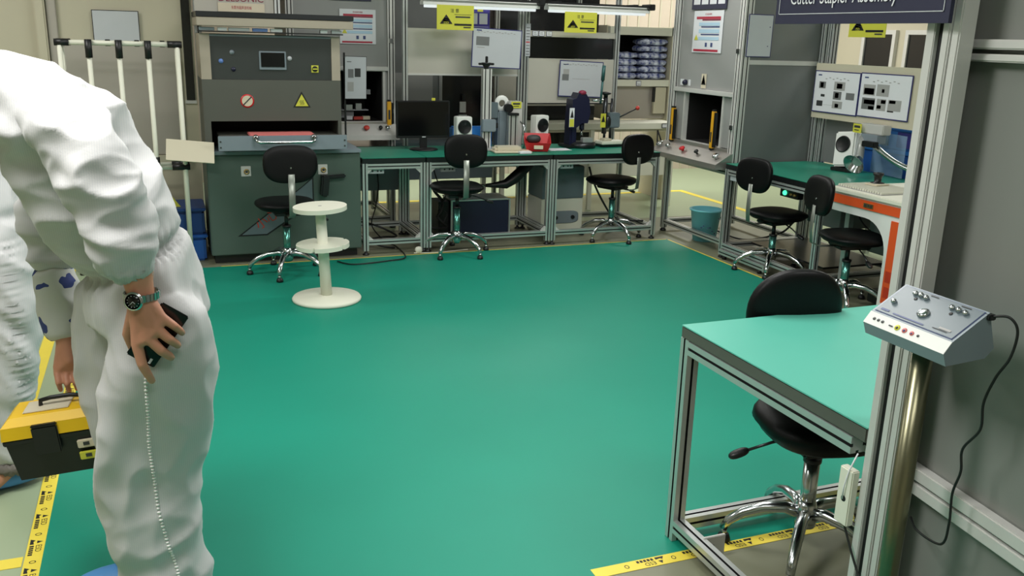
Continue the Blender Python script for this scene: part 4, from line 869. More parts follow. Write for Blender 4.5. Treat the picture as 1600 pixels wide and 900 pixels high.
# orange and white station
t = thing('orange_station', 'white machine station with orange bands and an arched knee opening on the right', 'machine', (4.6, 4.25, 0))
ya, yb_ = 4.775, 3.70
s = MB(); s.box((4.17, yb_, .725), (4.95, ya, .755), 'cream_plastic', .005); s.build('top', t)
# front face: outline with arch
pts = [(0, .0), (.09, 0)]; 
arch = [(.45+0*.0, .0)]
outl = [(ya-.02, .60), (ya-.02, .7245), (yb_+.01, .7245), (yb_+.01, .03), (4.245, .03)]
for k in range(9):
    a = k/8*PI/2; outl.append((4.245+.20-.20*math.cos(a), .40+.20*math.sin(a)))
s = MB(); s.prism([(p[0], p[1]) for p in outl], (4.19, 0, 0), (0, 1, 0), (0, 0, 1), .05, 'white_plastic'); s.build('front_face', t)
s = MB(); s.box((4.181, 4.10, .655), (4.189, ya-.03, .712), 'orange'); s.box((4.181, yb_+.02, .655), (4.189, 4.099, .712), 'orange'); s.build('orange_band', t)
s = MB(); s.box((4.181, 4.03, .10), (4.189, 4.21, .625), 'orange'); s.build('orange_band', t)
sheet('name_plate', t, (4.181, 4.46, .668), (0, -1, 0), (0, 0, 1), .085, .028, 'brass', [(.1, .2, .35, .8, 'dark_print'), (.45, .2, .6, .8, 'dark_print'), (.7, .2, .9, .8, 'dark_print')])
sheet('name_plate', t, (4.181, 4.135, .36), (0, -1, 0), (0, 0, 1), .03, .12, 'fixture_beige', [(.2, .1+.15*k, .8, .18+.15*k, 'grey_print') for k in range(5)])
sheet('red_mark', t, (4.181, 4.20, .12), (0, -1, 0), (0, 0, 1), .08, .20, 'orange', [(.1, .6, .9, .95, 'orange_dark'), (.1, .1, .8, .45, 'orange_dark')])
s = MB(); s.box((4.24, 3.74, .03), (4.93, 3.78, .7245), 'white_plastic'); s.box((4.90, 3.78, .03), (4.93, 4.74, .7245), 'device_grey'); s.box((4.245, 4.05, .03), (4.90, 4.07, .7245), 'white_plastic'); s.build('inner_wall', t)
s = MB(); s.box((4.5, 4.42, .30), (4.88, 4.72, .64), 'panel_dark', .004); s.build('inner_box', t)
s = MB(); s.box((4.42, 4.1, .14), (4.7, 4.3, .20), 'device_side', .004); s.box((4.3, 4.1, .035), (4.75, 4.45, .12), 'black_plastic', .006); s.build('foot_pedal', t)
MB().box((4.245, 4.07, 0), (4.9, 4.12, .03), 'black_plastic').build('foot_bar', t); MB().box((4.3, 4.70, 0), (4.34, 4.74, .7245), 'aluminium').build('leg', t); MB().box((4.245, 3.74, 0), (4.9, 3.78, .029), 'black_plastic').build('foot_bar', t)
s = MB(); s.box((4.22, 4.36, .756), (4.56, 4.77, .759), 'mid_print')
for k in range(18): s.box((4.225, 4.37+k*.0225, .759), (4.555, 4.378+k*.0225, .772), 'cream_plastic')
s.build('grille_plate', t)
s = MB(); s.lathe([(0, .772), (.045, .772), (.045, .785), (.022, .79), (.026, .83), (.034, .835), (.034, .85), (.02, .852), (.02, .84), (0, .84)], (4.46, 4.66, 0), 'black_plastic', 20); s.build('nozzle', t)
s = MB(); s.obox((4.44, 4.64, .777), (.12, .10, .010), rmat('Z', .1), 'fixture_beige', .002); s.build('nozzle_plate', t)
cable('black cable curving inside the arch of the orange station', [(4.3, 4.66, .70), (4.32, 4.62, .55), (4.4, 4.55, .45), (4.45, 4.5, .40)], .005)
cable('black hose curving across the floor side of the right workbench', [(4.66, 6.80, .02), (4.64, 6.3, .03), (4.66, 5.85, .18), (4.7, 5.7, .32), (4.75, 5.4, .42)], .008)
cable('thick grey conduit seen behind the booth frame under its console', [(4.9, 6.95, .62), (4.8, 6.7, .56), (4.85, 6.4, .55), (4.9, 6.05, .53)], .018, 'conduit', 'steel_dark')
t = thing('floor_bracket', 'low aluminium bench bracket at the mat edge in front of the right bench', 'bracket', (4.1, 5.4, 0))
s = MB(); s.prof((4.12, 5.88, .055), (4.12, 5.30, .055), .04, .04, (0, 0, 1)); s.build('rail', t); s = MB(); s.box((4.09, 5.28, .03), (4.14, 5.298, .08), 'aluminium', .003); s.build('end_plate', t)
s = MB()
for y in (5.36, 5.82): s.cyl((4.12, y, .003), (4.12, y, .035), .018, 'black_plastic')
s.build('foot', t)
# ------------------------------------------------------------ foreground: bench, chair, post, tester
setfr()
fb = bench('workbench', 'large aluminium workbench with light green mat in the right foreground', 1.54, 2.50, 1.532, 2.37, None, .77, 'green_mat_light', .058, False, skip=((0, 0),), p=.045, board='machine_grey')
s = MB(); s.box((1.541, 1.507, .003), (1.61, 1.531, 2.6), 'aluminium_satin', .002); s.box((1.553, 1.4885, .003), (1.60, 1.5068, 2.6), 'slot_black'); s.build('tall_post', fb)
s = MB(); s.box((1.541, 1.468, .003), (1.59, 1.4885, 2.6), 'aluminium_satin', .003); s.box((1.545, 1.446, .003), (1.59, 1.467, 2.6), 'aluminium_satin', .003); s.build('post_cover', fb)
s = MB(); s.box((1.575, 2.19, .003), (1.66, 2.20, .085), 'aluminium_satin', .002); s.cyl((1.61, 2.189, .05), (1.61, 2.183, .05), .008, 'chrome'); s.build('foot_plate', fb)
t = thing('socket_box', 'small white socket box hanging on the front bench post above the chair base', 'electrical box', (1.525, 1.55, .52))
s = MB(); s.box((1.516, 1.532, .505), (1.539, 1.578, .655), 'cream_plastic', .003); s.build('body', t)
s = MB(); s.cyl((1.5155, 1.553, .575), (1.5165, 1.553, .575), .008, 'slot_black'); s.tube([(1.512, 1.553, .575), (1.510, 1.55, .61), (1.515, 1.545, .655), (1.53, 1.54, .70)], .002, 'paper', 6); s.build('cord', t)
cable('black cable running down the lower front bench post', [(1.533, 1.56, .505), (1.53, 1.50, .42), (1.532, 1.45, .36), (1.60, 1.437, .30), (1.61, 1.435, .12), (1.62, 1.42, .01)], .003)
chair('black work chair tucked under the front bench, chrome base and side lever in view', 1.945, 2.15, PI-.22, base_rot=.97, seat=.485, back=.765, bw=.172, bh=.162, th=.055, tall=False, e2=.85)
# static tester on its steel pedestal
t = thing('static_tester', 'blue-grey static tester box with white button strip on a steel pedestal', 'tester', (1.46, 1.34, 0))
s = MB(); s.cyl((1.474, 1.345, .012), (1.474, 1.345, 1.052), .022, 'pedestal_steel', seg=28); s.build('pedestal', t)
s = MB(); s.lathe([(0, .0025), (.14, .0025), (.14, .010), (.03, .016), (0, .016)], (1.45, 1.34, 0), 'stainless', 32); s.build('pedestal_base', t)
ya, yb_ = 1.45, 1.23
s = MB(); s.prism([(1.421, 1.100), (1.402, 1.076), (1.412, 1.050), (1.515, 1.056), (1.535, 1.075), (1.508, 1.153)], (0, ya, 0), (1, 0, 0), (0, 0, 1), (ya-yb_), 'device_grey'); case = s.build('case', t)
u = Vector((0, -1, 0)); vt = Vector((1.508-1.421, 0, 1.153-1.100)); hl = vt.length; vt = vt.normalized(); n_ = u.cross(vt)
o0 = Vector((1.421, ya, 1.100)); W_ = ya-yb_
tp = sheet('top_plate', case, o0+u*.006+vt*.004, u, vt, W_-.012, hl-.008, 'device_side', [(.22, .06, .62, .10, 'slate_print'), (.05, .07, .16, .13, 'slate_print'), (.78, .14, .92, .20, 'mid_print'), (.72, .10, .90, .12, 'dark_print'), (.36, .92, .46, .95, 'dark_print'), (.74, .92, .86, .95, 'dark_print')], 'slate_print', .0015, .0012)
def tp_pt(a, b, h=0): return o0+u*(a*W_)+vt*(b*hl)+n_*(h+.003)
for nm, a, b, r, h in [('terminal', .12, .40, .006, .008), ('contact_pad', .50, .38, .013, .006), ('terminal', .22, .80, .006, .007), ('terminal', .29, .80, .006, .008), ('terminal', .36, .78, .006, .007), ('terminal', .68, .76, .006, .007), ('terminal', .76, .75, .006, .008), ('terminal', .84, .74, .006, .007), ('slot', .27, .68, .004, .0006), ('slot', .72, .62, .004, .0006)]:
    s = MB(); p = tp_pt(a, b); s.lathe([(0, h), (r*.7, h), (r, h*.6), (r, 0)], p, 'chrome' if nm != 'slot' else 'black_print', 16, n_); s.build(nm, case)
v2 = Vector((1.421-1.402, 0, 1.100-1.076)); h2 = v2.length; v2 = v2.normalized(); o2 = Vector((1.402, ya, 1.076)); n2 = u.cross(v2)
sheet('button_strip', case, o2, u, v2, W_, h2-.001, 'white_plastic', [(.30, .40, .35, .50, 'dark_print')], None, 0, .0012)
for a, m_, r in [(.10, 'grey_print', .0036), (.155, 'grey_print', .0036), (.21, 'grey_print', .0036), (.40, 'yellow_sign', .0066), (.49, 'pink', .0058), (.58, 'pink', .0050), (.655, 'grey_print', .003)]:
    s = MB(); p = o2+u*(a*W_)+v2*(h2*.5)+n2*.0012; s.lathe([(0, .0018), (r, .0015), (r, 0)], p, m_, 18, n2)
    s.lathe([(0, .0026), (r*.45, .0024), (r*.45, .001)], p+v2*(-.0008), 'dark_print' if m_ != 'pink' else 'slate_print', 12, n2); s.build('button', case)
s = MB(); s.box((1.500, 1.222, 1.138), (1.518, 1.238, 1.150), 'black_plastic', .002); s.build('plug', case)
def on_panel(t_, off, z):   # point in front of the right partition
    a = math.radians(96.5); dx, dy = math.cos(-a), math.sin(-a); return (1.625+dx*t_-off*.9936, 1.45+dy*t_+off*.113, z)
cable('thin black cord hanging from the static tester down the grey partition', [(1.51, 1.225, 1.146), (1.525, 1.20, 1.150), (1.535, 1.185, 1.125), (1.535, 1.19, 1.07), (1.53, 1.21, 1.02), (1.528, 1.225, .96), (1.532, 1.225, .90), (1.535, 1.26, .84), (1.535, 1.255, .79), (1.54, 1.27, .73), (1.54, 1.265, .66), (1.545, 1.28, .60), (1.56, 1.36, .585), (1.60, 1.42, .58)], .0028, 'cable')
# navy banner
x = sheet('station_banner', None, (1.523, 2.013, 1.703), (0, -1, 0), (0, 0, 1), .564, .24, 'navy', [(.025, .095, .975, .103, 'paper_pale'), (.025, .90, .975, .908, 'paper_pale'), (.025, .095, .0285, .908, 'paper_pale'), (.9715, .095, .975, .908, 'paper_pale')], texts=[('Cutter Stapler Assembly', .423, .195, .046, 'paper', .360)], t=.010)
tag(x, 'navy banner reading Cutter Stapler Assembly, hung on the tall foreground post', 'sign')
s = MB(); s.box((1.524, 1.50, 1.80), (1.5395, 1.52, 1.93), 'aluminium_satin'); s.build('banner_clamp', fb)
# ------------------------------------------------------------ people
def eval_mesh(o):
    dg = bpy.context.evaluated_depsgraph_get(); dg.update(); me = bpy.data.meshes.new_from_object(o.evaluated_get(dg)); return me
def loft(s, rings, m, seg=28, fixed=None):
    """rings: centre, half width along A, half width along B, A, B"""
    i = s.mi(m); R_ = []
    for c, ra, rb, A, B in rings:
        c = Vector(c); A = Vector(A).normalized(); B = Vector(B).normalized()
        R_.append([s.bm.verts.new(c+A*ra*math.copysign(abs(math.cos(t_))**.9, math.cos(t_))+B*rb*math.copysign(abs(math.sin(t_))**.9, math.sin(t_))) for t_ in [2*PI*k/seg for k in range(seg)]])
    for a, b in zip(R_, R_[1:]):
        for k in range(seg): f = s.bm.faces.new((a[k], a[(k+1) % seg], b[(k+1) % seg], b[k])); f.material_index = i
    s.bm.faces.new(R_[0][::-1]).material_index = i; s.bm.faces.new(R_[-1]).material_index = i
def remesh(s, name, parent, m, vox, disp, smooth=4):
    """join the lofts of s into one skin, then fold it"""
    o = s.build(name, None, Matrix.Identity(4)); W = WM[o.name]
    r = o.modifiers.new('r', 'REMESH'); r.mode = 'VOXEL'; r.voxel_size = vox
    sm = o.modifiers.new('s', 'SMOOTH'); sm.factor = .6; sm.iterations = smooth
    me = eval_mesh(o); bpy.data.objects.remove(o)
    b = bmesh.new(); b.from_mesh(me); bpy.data.meshes.remove(me); b.normal_update()
    off = [(v, v.normal.copy(), W @ v.co) for v in b.verts]
    for v, n, w_ in off: v.co = v.co+n*disp(w_, n)
    P = WM[parent.name] if parent else W; T = P.inverted() @ W
    for v in b.verts: v.co = T @ v.co
    for f in b.faces: f.smooth = True; f.material_index = 0
    me = bpy.data.meshes.new(name); b.to_mesh(me); b.free(); me.materials.append(M_[m])
    o = bpy.data.objects.new(name, me); COL.objects.link(o)
    if parent: o.parent = parent; WM[o.name] = P.copy()
    return o
def ridge(p, sx, sy, sz, seed=0):
    q = Vector((p.x*sx+seed, p.y*sy-seed, p.z*sz+seed*2)); return (1-abs(noise.noise(q))*2.2)
def skin_body(name, parent, J, E_, root, mname='skin', sub=2, vox=.0032):
    """J: name -> (point, radius); tapering limbs grown together into one continuous surface"""
    s = MB(); k = .86
    R = {n: (sum(r)/2 if isinstance(r, tuple) else r) for n, (p, r) in J.items()}
    sc = lambda n: k if re_finger(n) else .95
    for n, (p, r) in J.items():
        q = R[n]*sc(n); s.superell(p, (q, q, q), Matrix.Identity(3), mname, 1, .999, 20, 12)
    for a, b in E_:
        s.cyl(J[a][0], J[b][0], R[a]*sc(a), mname, r1=R[b]*sc(b), seg=20)
    return remesh(s, name, parent, mname, vox, lambda p, n: 0, 6)
def re_finger(n): return n[0] in 'imrltf' and n[-1].isdigit() and not n.startswith('foN') or (n[0] in 'AB' and n[-1].isdigit())
setfr()
p1 = thing('person', 'bending person in white striped coverall holding a phone, walking left in the foreground', 'person', (-.08, 2.5, 0))
V = Vector
J = {
 'pelvis': ((-.06, 2.5, 1.0), .12), 'waist': ((-.095, 2.5, 1.12), .11), 'chest': ((-.17, 2.5, 1.28), .13), 'upper': ((-.235, 2.5, 1.385), .11), 'neck': ((-.35, 2.5, 1.455), .06), 'neck2': ((-.41, 2.5, 1.46), .055),
 'hipN': ((-.04, 2.40, .93), .095), 'kneeN': ((-.09, 2.38, .53), .06), 'ankN': ((-.045, 2.38, .10), .04), 'toeN': ((-.17, 2.37, .045), .035),
 'hipF': ((-.09, 2.60, .93), .095), 'kneeF': ((-.14, 2.62, .52), .06), 'ankF': ((-.10, 2.62, .10), .04), 'toeF': ((-.23, 2.62, .045), .035),
 'shN': ((-.215, 2.34, 1.42), .055), 'elN': ((-.11, 2.215, 1.26), .045), 'foN': ((-.070, 2.212, 1.14), .046), 'foN2': ((-.068, 2.213, 1.075), .036), 'wrN': ((-.063, 2.213, 1.030), (.034, .028)), 'paN': ((-.056, 2.203, .985), (.034, .020)), 'paN2': ((-.054, 2.197, .955), (.030, .018)),
 'i0': ((-.082, 2.195, .925), 0.0160), 'i1': ((-.074, 2.190, .873), 0.0138), 'i2': ((-.064, 2.198, .845), 0.0123), 'i3': ((-.056, 2.210, .822), 0.0105),
 'm0': ((-.056, 2.187, .940), 0.0160), 'm1': ((-.029, 2.185, .905), 0.0138), 'm2': ((-.012, 2.203, .884), 0.0122), 'm3': ((-.008, 2.224, .872), 0.0105),
 'r0': ((-.036, 2.187, .962), 0.0154), 'r1': ((-.010, 2.185, .933), 0.0133), 'r2': ((.005, 2.203, .914), 0.0118), 'r3': ((.009, 2.223, .902), 0.0102),
 'l0': ((-.022, 2.192, .986), 0.0141), 'l1': ((.003, 2.190, .964), 0.0120), 'l2': ((.016, 2.204, .946), 0.0109), 'l3': ((.021, 2.220, .934), 0.0095),
 't0': ((-.086, 2.222, .985), 0.0192), 't1': ((-.102, 2.246, .935), 0.0154), 't2': ((-.092, 2.258, .888), 0.0128),
 'shF': ((-.235, 2.68, 1.40), .055), 'elF': ((-.30, 2.78, 1.14), .038), 'foF': ((-.30, 2.75, .93), .036), 'wrF': ((-.290, 2.72, .775), (.028, .022)), 'paF': ((-.285, 2.71, .725), (.036, .018)),
 'fi0': ((-.318, 2.705, .695), .011), 'fi1': ((-.315, 2.685, .668), .0095), 'fi2': ((-.312, 2.695, .640), .008),
 'fm0': ((-.296, 2.705, .690), .011), 'fm1': ((-.293, 2.682, .662), .0095), 'fm2': ((-.290, 2.694, .634), .008),
 'fr0': ((-.274, 2.706, .692), .011), 'fr1': ((-.271, 2.684, .664), .0095), 'fr2': ((-.269, 2.695, .638), .008),
 'fl0': ((-.254, 2.708, .698), .010), 'fl1': ((-.250, 2.688, .673), .0085), 'fl2': ((-.249, 2.698, .650), .007),
 'ft0': ((-.312, 2.73, .735), .012), 'ft1': ((-.322, 2.735, .695), .0105), 'ft2': ((-.315, 2.72, .66), .009)}
E_ = [('pelvis', 'waist'), ('waist', 'chest'), ('chest', 'upper'), ('upper', 'neck'), ('neck', 'neck2'), ('pelvis', 'hipN'), ('hipN', 'kneeN'), ('kneeN', 'ankN'), ('ankN', 'toeN'), ('pelvis', 'hipF'), ('hipF', 'kneeF'), ('kneeF', 'ankF'), ('ankF', 'toeF'),
 ('upper', 'shN'), ('shN', 'elN'), ('elN', 'foN'), ('foN', 'foN2'), ('foN2', 'wrN'), ('wrN', 'paN'), ('paN', 'paN2'), ('paN2', 'i0'), ('i0', 'i1'), ('i1', 'i2'), ('i2', 'i3'), ('paN2', 'm0'), ('m0', 'm1'), ('m1', 'm2'), ('m2', 'm3'), ('paN2', 'r0'), ('r0', 'r1'), ('r1', 'r2'), ('r2', 'r3'), ('paN', 'l0'), ('l0', 'l1'), ('l1', 'l2'), ('l2', 'l3'), ('wrN', 't0'), ('t0', 't1'), ('t1', 't2'),
 ('wrN', 'i0'), ('wrN', 'm0'), ('wrN', 'r0'), ('wrN', 'l0'), ('i0', 'm0'), ('m0', 'r0'), ('r0', 'l0'), ('wrF', 'fi0'), ('wrF', 'fm0'), ('wrF', 'fr0'), ('wrF', 'fl0'), ('fi0', 'fm0'), ('fm0', 'fr0'), ('fr0', 'fl0'), ('shN', 'shF'),
 ('upper', 'shF'), ('shF', 'elF'), ('elF', 'foF'), ('foF', 'wrF'), ('wrF', 'paF'), ('paF', 'fi0'), ('fi0', 'fi1'), ('fi1', 'fi2'), ('paF', 'fm0'), ('fm0', 'fm1'), ('fm1', 'fm2'), ('paF', 'fr0'), ('fr0', 'fr1'), ('fr1', 'fr2'), ('paF', 'fl0'), ('fl0', 'fl1'), ('fl1', 'fl2'), ('wrF', 'ft0'), ('ft0', 'ft1'), ('ft1', 'ft2')]
body = skin_body('body', p1, J, E_, 'pelvis')
def head(parent, c, fwd, r=.1):
    """head with brow, nose, mouth, ears; fwd = facing direction. Returned mesh is joined into the body"""
    fwd = V(fwd).normalized(); side = V((0, 0, 1)).cross(fwd).normalized(); up = fwd.cross(side); c = V(c)
    def T(a, b, d): return c+fwd*a+side*b+up*d
    R_ = Matrix((side, fwd, up)).transposed(); s = MB()
    def hf(p):
        q = p.copy()
        if q.z < 0: q.x *= 1-.25*(q.z/.12)**2; q.y *= 1-.10*(q.z/.12)**2
        f = max(0, q.y/.1)
        q.y += f*(.016*math.exp(-((q.x/.012)**2)-((q.z+.012)/.018)**2)+.006*math.exp(-((q.x/.02)**2)-((q.z+.045)/.008)**2)-.008*math.exp(-(((abs(q.x)-.032)/.014)**2)-((q.z-.008)/.010)**2)+.008*math.exp(-((q.z+.095)/.02)**2-(q.x/.03)**2))
        return q
    s.superell(c, (.077, .098, .118), R_, 'skin', 1, 1, 48, 32, hf)
    for k in (-1, 1):
        s.superell(T(-.005, k*.078, -.005), (.008, .018, .030), R_, 'skin', .8, .9, 14, 10)
        s.superell(T(.083, k*.031, .006), (.013, .008, .007), R_, 'paper', 1, 1, 14, 8); s.superell(T(.090, k*.031, .006), (.005, .003, .005), R_, 'hair', 1, 1, 10, 6)
        s.superell(T(.090, k*.031, .024), (.018, .004, .003), R_, 'hair', 1, 1, 12, 6)
    s.superell(T(.094, 0, -.047), (.022, .006, .006), R_, 'red_dull', 1, 1, 16, 8)
    o = s.build('head_part', parent)
    h = MB(); h.superell(T(-.014, 0, .022), (.085, .10, .108), R_, 'hair', 1, 1, 40, 24, lambda p: (V((p.x, p.y-.03, p.z)) if p.z < .03 and p.y > 0 else p)); h.build('hair', parent)
    cp = MB(); cp.superell(T(-.03, 0, .025), (.10, .105, .118), R_, 'coverall', .9, 1, 40, 24, lambda p: (V((p.x, p.y*.45, p.z)) if p.y > 0 else p)); cp.build('hood', parent)
    return o
def join_into(body, part):
    b = bmesh.new(); b.from_mesh(body.data); n0 = len(body.data.materials)
    idx = {}
    for i, m in enumerate(part.data.materials):
        if m.name in [x.name for x in body.data.materials]: idx[i] = [x.name for x in body.data.materials].index(m.name)
        else: body.data.materials.append(m); idx[i] = len(body.data.materials)-1
    k = len(b.faces); b.from_mesh(part.data); b.faces.ensure_lookup_table()
    for f in b.faces[k:]: f.material_index = idx[f.material_index]
    b.to_mesh(body.data); b.free(); bpy.data.objects.remove(part)
join_into(body, head(p1, (-.475, 2.5, 1.475), (-.80, 0, -.45)))
# coverall trunk and legs
A, B = V((1, 0, 0)), V((0, 1, 0))
LEG_N = [(-.035, 2.41, 1.00, .105, .12), (-0.023, 2.40, 0.96, 0.126, 0.13), (-0.024, 2.39, 0.90, 0.128, 0.13), (-0.033, 2.38, 0.836, 0.131, 0.125), (-0.045, 2.38, 0.748, 0.134, 0.12), (-0.061, 2.38, 0.659, 0.139, 0.115), (-0.074, 2.38, 0.568, 0.140, 0.11), (-0.082, 2.38, 0.475, 0.133, 0.105), (-0.082, 2.38, 0.379, 0.122, 0.1), (-0.077, 2.38, 0.279, 0.112, 0.095), (-0.063, 2.38, 0.196, 0.110, 0.09), (-0.060, 2.38, 0.13, 0.098, 0.08), (-.060, 2.38, .09, .07, .06)]
LEG_F = [(-.09, 2.58, 1.00, .11, .12), (-0.105, 2.60, 0.96, 0.135, 0.13), (-0.135, 2.62, 0.859, 0.135, 0.125), (-0.149, 2.62, 0.765, 0.125, 0.12), (-0.147, 2.62, 0.668, 0.116, 0.115), (-0.14, 2.62, 0.569, 0.104, 0.11), (-0.119, 2.62, 0.465, 0.094, 0.1), (-0.11, 2.62, 0.36, 0.095, 0.095), (-0.111, 2.62, 0.254, 0.089, 0.09), (-0.12, 2.62, 0.156, 0.095, 0.085), (-0.12, 2.62, 0.10, 0.07, 0.06)]
TOR = [((-.055, 2.5, .90), .150, .20, (1, 0, 0)), ((-.060, 2.5, .98), .155, .205, (1, 0, .25)), ((-.070, 2.5, 1.04), .150, .20, (1, 0, .42)), ((-.080, 2.5, 1.085), .134, .19, (1, 0, .50)), ((-.102, 2.5, 1.14), .150, .195, (.88, 0, .47)), ((-0.156, 2.5, 1.257), .150, .205, (.85, 0, .5)), ((-0.218, 2.5, 1.39), .150, .215, (.72, 0, .68)), ((-0.285, 2.5, 1.457), .130, .20, (.5, 0, .85)), ((-0.36, 2.5, 1.482), .10, .14, (.3, 0, .95)), ((-0.42, 2.5, 1.468), .072, .08, (.2, 0, .98))]
s = MB()
loft(s, [((x, y, z), a, b, A, B) for x, y, z, a, b in LEG_N], 'coverall'); loft(s, [((x, y, z), a, b, A, B) for x, y, z, a, b in LEG_F], 'coverall'); loft(s, [(c, a, b, d, B) for c, a, b, d in TOR], 'coverall')
def waist_d(p):   # signed distance along the body from the gathered waist line
    return (p.z-1.083-.48*(p.x+.08))*.9
def disp1(p, n):
    d = 0
    w_ = waist_d(p)
    if w_ > -.02:   # trunk: long diagonal folds
        k = min(1, (w_+.02)/.12); d += k*(.027*ridge(p, 3.2, 2.5, 7, 3)-.011+.010*ridge(p, 9, 6, 14, 5))
    else:
        k = min(1, (-w_-.02)/.12)
        lo = max(0, (.5-p.z)/.5)
        d += k*(.020*(1-lo)*ridge(p+V((0, 0, p.x*.6)), 6, 5, 3.2, 1)+.028*lo*ridge(p+V((0, 0, -p.x*.5)), 3.5, 4, 12, 8)-.009+.008*ridge(p, 11, 9, 8, 2))
    g = math.exp(-(w_/.035)**2)
    ang = p.y*1.0+p.x*.8
    d += -.016*math.exp(-(w_/.016)**2)+.007*g*math.sin(ang*230+4*noise.noise(p*20))
    return d
cv = remesh(s, 'coverall', p1, 'coverall', .009, disp1, 5)
# near sleeve with gathered cuff
def tube_loft(s, pts, rad, m, flat=1.0):
    P = [V(p) for p in pts]; n = len(P); rings = []
    for k, p in enumerate(P):
        d = (P[min(k+1, n-1)]-P[max(k-1, 0)]).normalized(); a = d.cross(V((0, 1, 0))).normalized(); b = d.cross(a); rings.append((p, rad[k], rad[k]*flat, a, b))
    loft(s, rings, m, 24)
SL = [(-0.235, 2.38, 1.455), (-0.215, 2.33, 1.455), (-0.185, 2.28, 1.415), (-0.146, 2.235, 1.345), (-0.110, 2.21, 1.265), (-0.093, 2.203, 1.195), (-0.086, 2.206, 1.135), (-0.080, 2.210, 1.105), (-.077, 2.212, 1.088)]
s = MB(); tube_loft(s, SL, [.06, .078, .080, .076, .074, .070, .058, .045, .037], 'coverall', .85)
def disp2(p, n):
    k = 1; c = math.exp(-((p.z-1.10)/.03)**2)
    return .020*ridge(p+V((p.z*.6, 0, 0)), 6, 5, 12, 11)-.007+.008*ridge(p, 12, 10, 18, 4)+.004*c*math.sin(math.atan2(p.y-2.21, p.x+.075)*22)
remesh(s, 'sleeve', p1, 'coverall', .007, disp2, 3)
s = MB(); tube_loft(s, [(-.235, 2.62, 1.42), (-.25, 2.68, 1.38), (-.28, 2.75, 1.26), (-.305, 2.785, 1.14), (-.305, 2.77, 1.03), (-.30, 2.755, .97)], [.07, .082, .078, .068, .06, .045], 'coverall', .9)
remesh(s, 'sleeve', p1, 'coverall', .009, disp2, 3)
s = MB(); tube_loft(s, [(-.30, 2.758, .99), (-.30, 2.752, .93), (-.297, 2.74, .86), (-.293, 2.73, .80), (-.291, 2.725, .785)], [.050, .060, .055, .046, .036], 'patterned', .9)
o = remesh(s, 'inner_sleeve', p1, 'patterned', .008, lambda p, n: .008*ridge(p, 10, 8, 14, 6)-.003, 3); o['label'] = 'white inner sleeve with dark blue pattern'
# side seam of crimped stitching on the near leg, lying on the cloth
def surf(o, x, z, y0=1.9):
    W = WM[o.name].inverted(); ok, loc, nr, i = o.ray_cast(W @ V((x, y0, z)), V((0, 1, 0))); return (WM[o.name] @ loc) if ok else V((x, 2.27, z))
bpy.context.view_layer.update()
s = MB(); SE = [(-0.071, 0.815), (-0.074, 0.711), (-0.078, 0.621), (-0.074, 0.529), (-0.07, 0.433), (-0.054, 0.333), (-0.035, 0.249), (-.028, .17)]
pts = []; 
for (xa, za), (xb, zb) in zip(SE, SE[1:]):
    for k in range(10):
        t_ = k/10; x = xa+(xb-xa)*t_; z = za+(zb-za)*t_; q = surf(cv, x, z); pts.append((x, q.y-.001, z))
for k, p in enumerate(pts):
    s.superell(p, (.0055 if k % 2 else .0042, .0035, .0040), Matrix.Identity(3), 'white_plastic', 1, 1, 8, 6)
s.build('side_seam', p1)
# shoe covers
def shoe(parent, a, d, nm='shoe_cover', m='blue_cover'):
    s = MB(); d = V(d).normalized(); R_ = Matrix((d, V((0, 0, 1)).cross(d), V((0, 0, 1)))).transposed()
    s.superell(V(a)+d*.06+V((0, 0, .042)), (.155, .052, .040), R_, m, .8, .8, 30, 14, lambda p: V((p.x, p.y*(1.0 if p.x < .05 else 1.05), p.z*(1.25-1.6*p.x if p.z > 0 else .98))))
    s.build(nm, parent)
shoe(p1, (-.05, 2.38, .003), (-1, -.05, 0)); shoe(p1, (-.12, 2.62, .003), (-1, 0, 0))
# wrist watch
t = thing('wrist_watch', 'steel wrist watch with dark dial on the left wrist of the bending person', 'watch', (-.066, 2.213, 1.03))
wa = V((-.02, .02, -1)).normalized(); s = MB(); c = V((-.062, 2.213, 1.040)); u_ = wa.orthogonal().normalized(); v_ = wa.cross(u_); N_ = 26
for k in range(N_):
    a = 2*PI*k/N_; s.obox(c+u_*math.cos(a)*.0415+v_*math.sin(a)*.0355, (.0045, .0088, .018), Matrix((u_*math.cos(a)+v_*math.sin(a), -u_*math.sin(a)+v_*math.cos(a), wa)).transposed(), 'chrome', .001)
s.build('bracelet', t)
nd = V((-.38, -.92, .05)).normalized(); dc = c+V((-.016, -.036, -.004)); s = MB(); s.lathe([(0, 0), (.021, 0), (.0225, .004), (.0225, .008), (.0185, .0095)], dc, 'chrome', 28, nd); cs = s.build('case', t)
s = MB(); s.lathe([(0, .0088), (.0185, .0088), (.0185, .006)], dc, 'screen_black', 28, nd); e1 = nd.orthogonal().normalized(); e2 = nd.cross(e1)
for k in range(12):
    a = 2*PI*k/12; p = dc+nd*.0092+(e1*math.cos(a)+e2*math.sin(a))*.0135; s.superell(p, (.001, .001, .001), Matrix.Identity(3), 'paper', 1, 1, 6, 4)
s.tube([dc+nd*.0094, dc+nd*.0094+e1*.010], .0006, 'paper', 5); s.tube([dc+nd*.0094, dc+nd*.0094+e2*.007], .0007, 'paper', 5); s.build('dial', t)
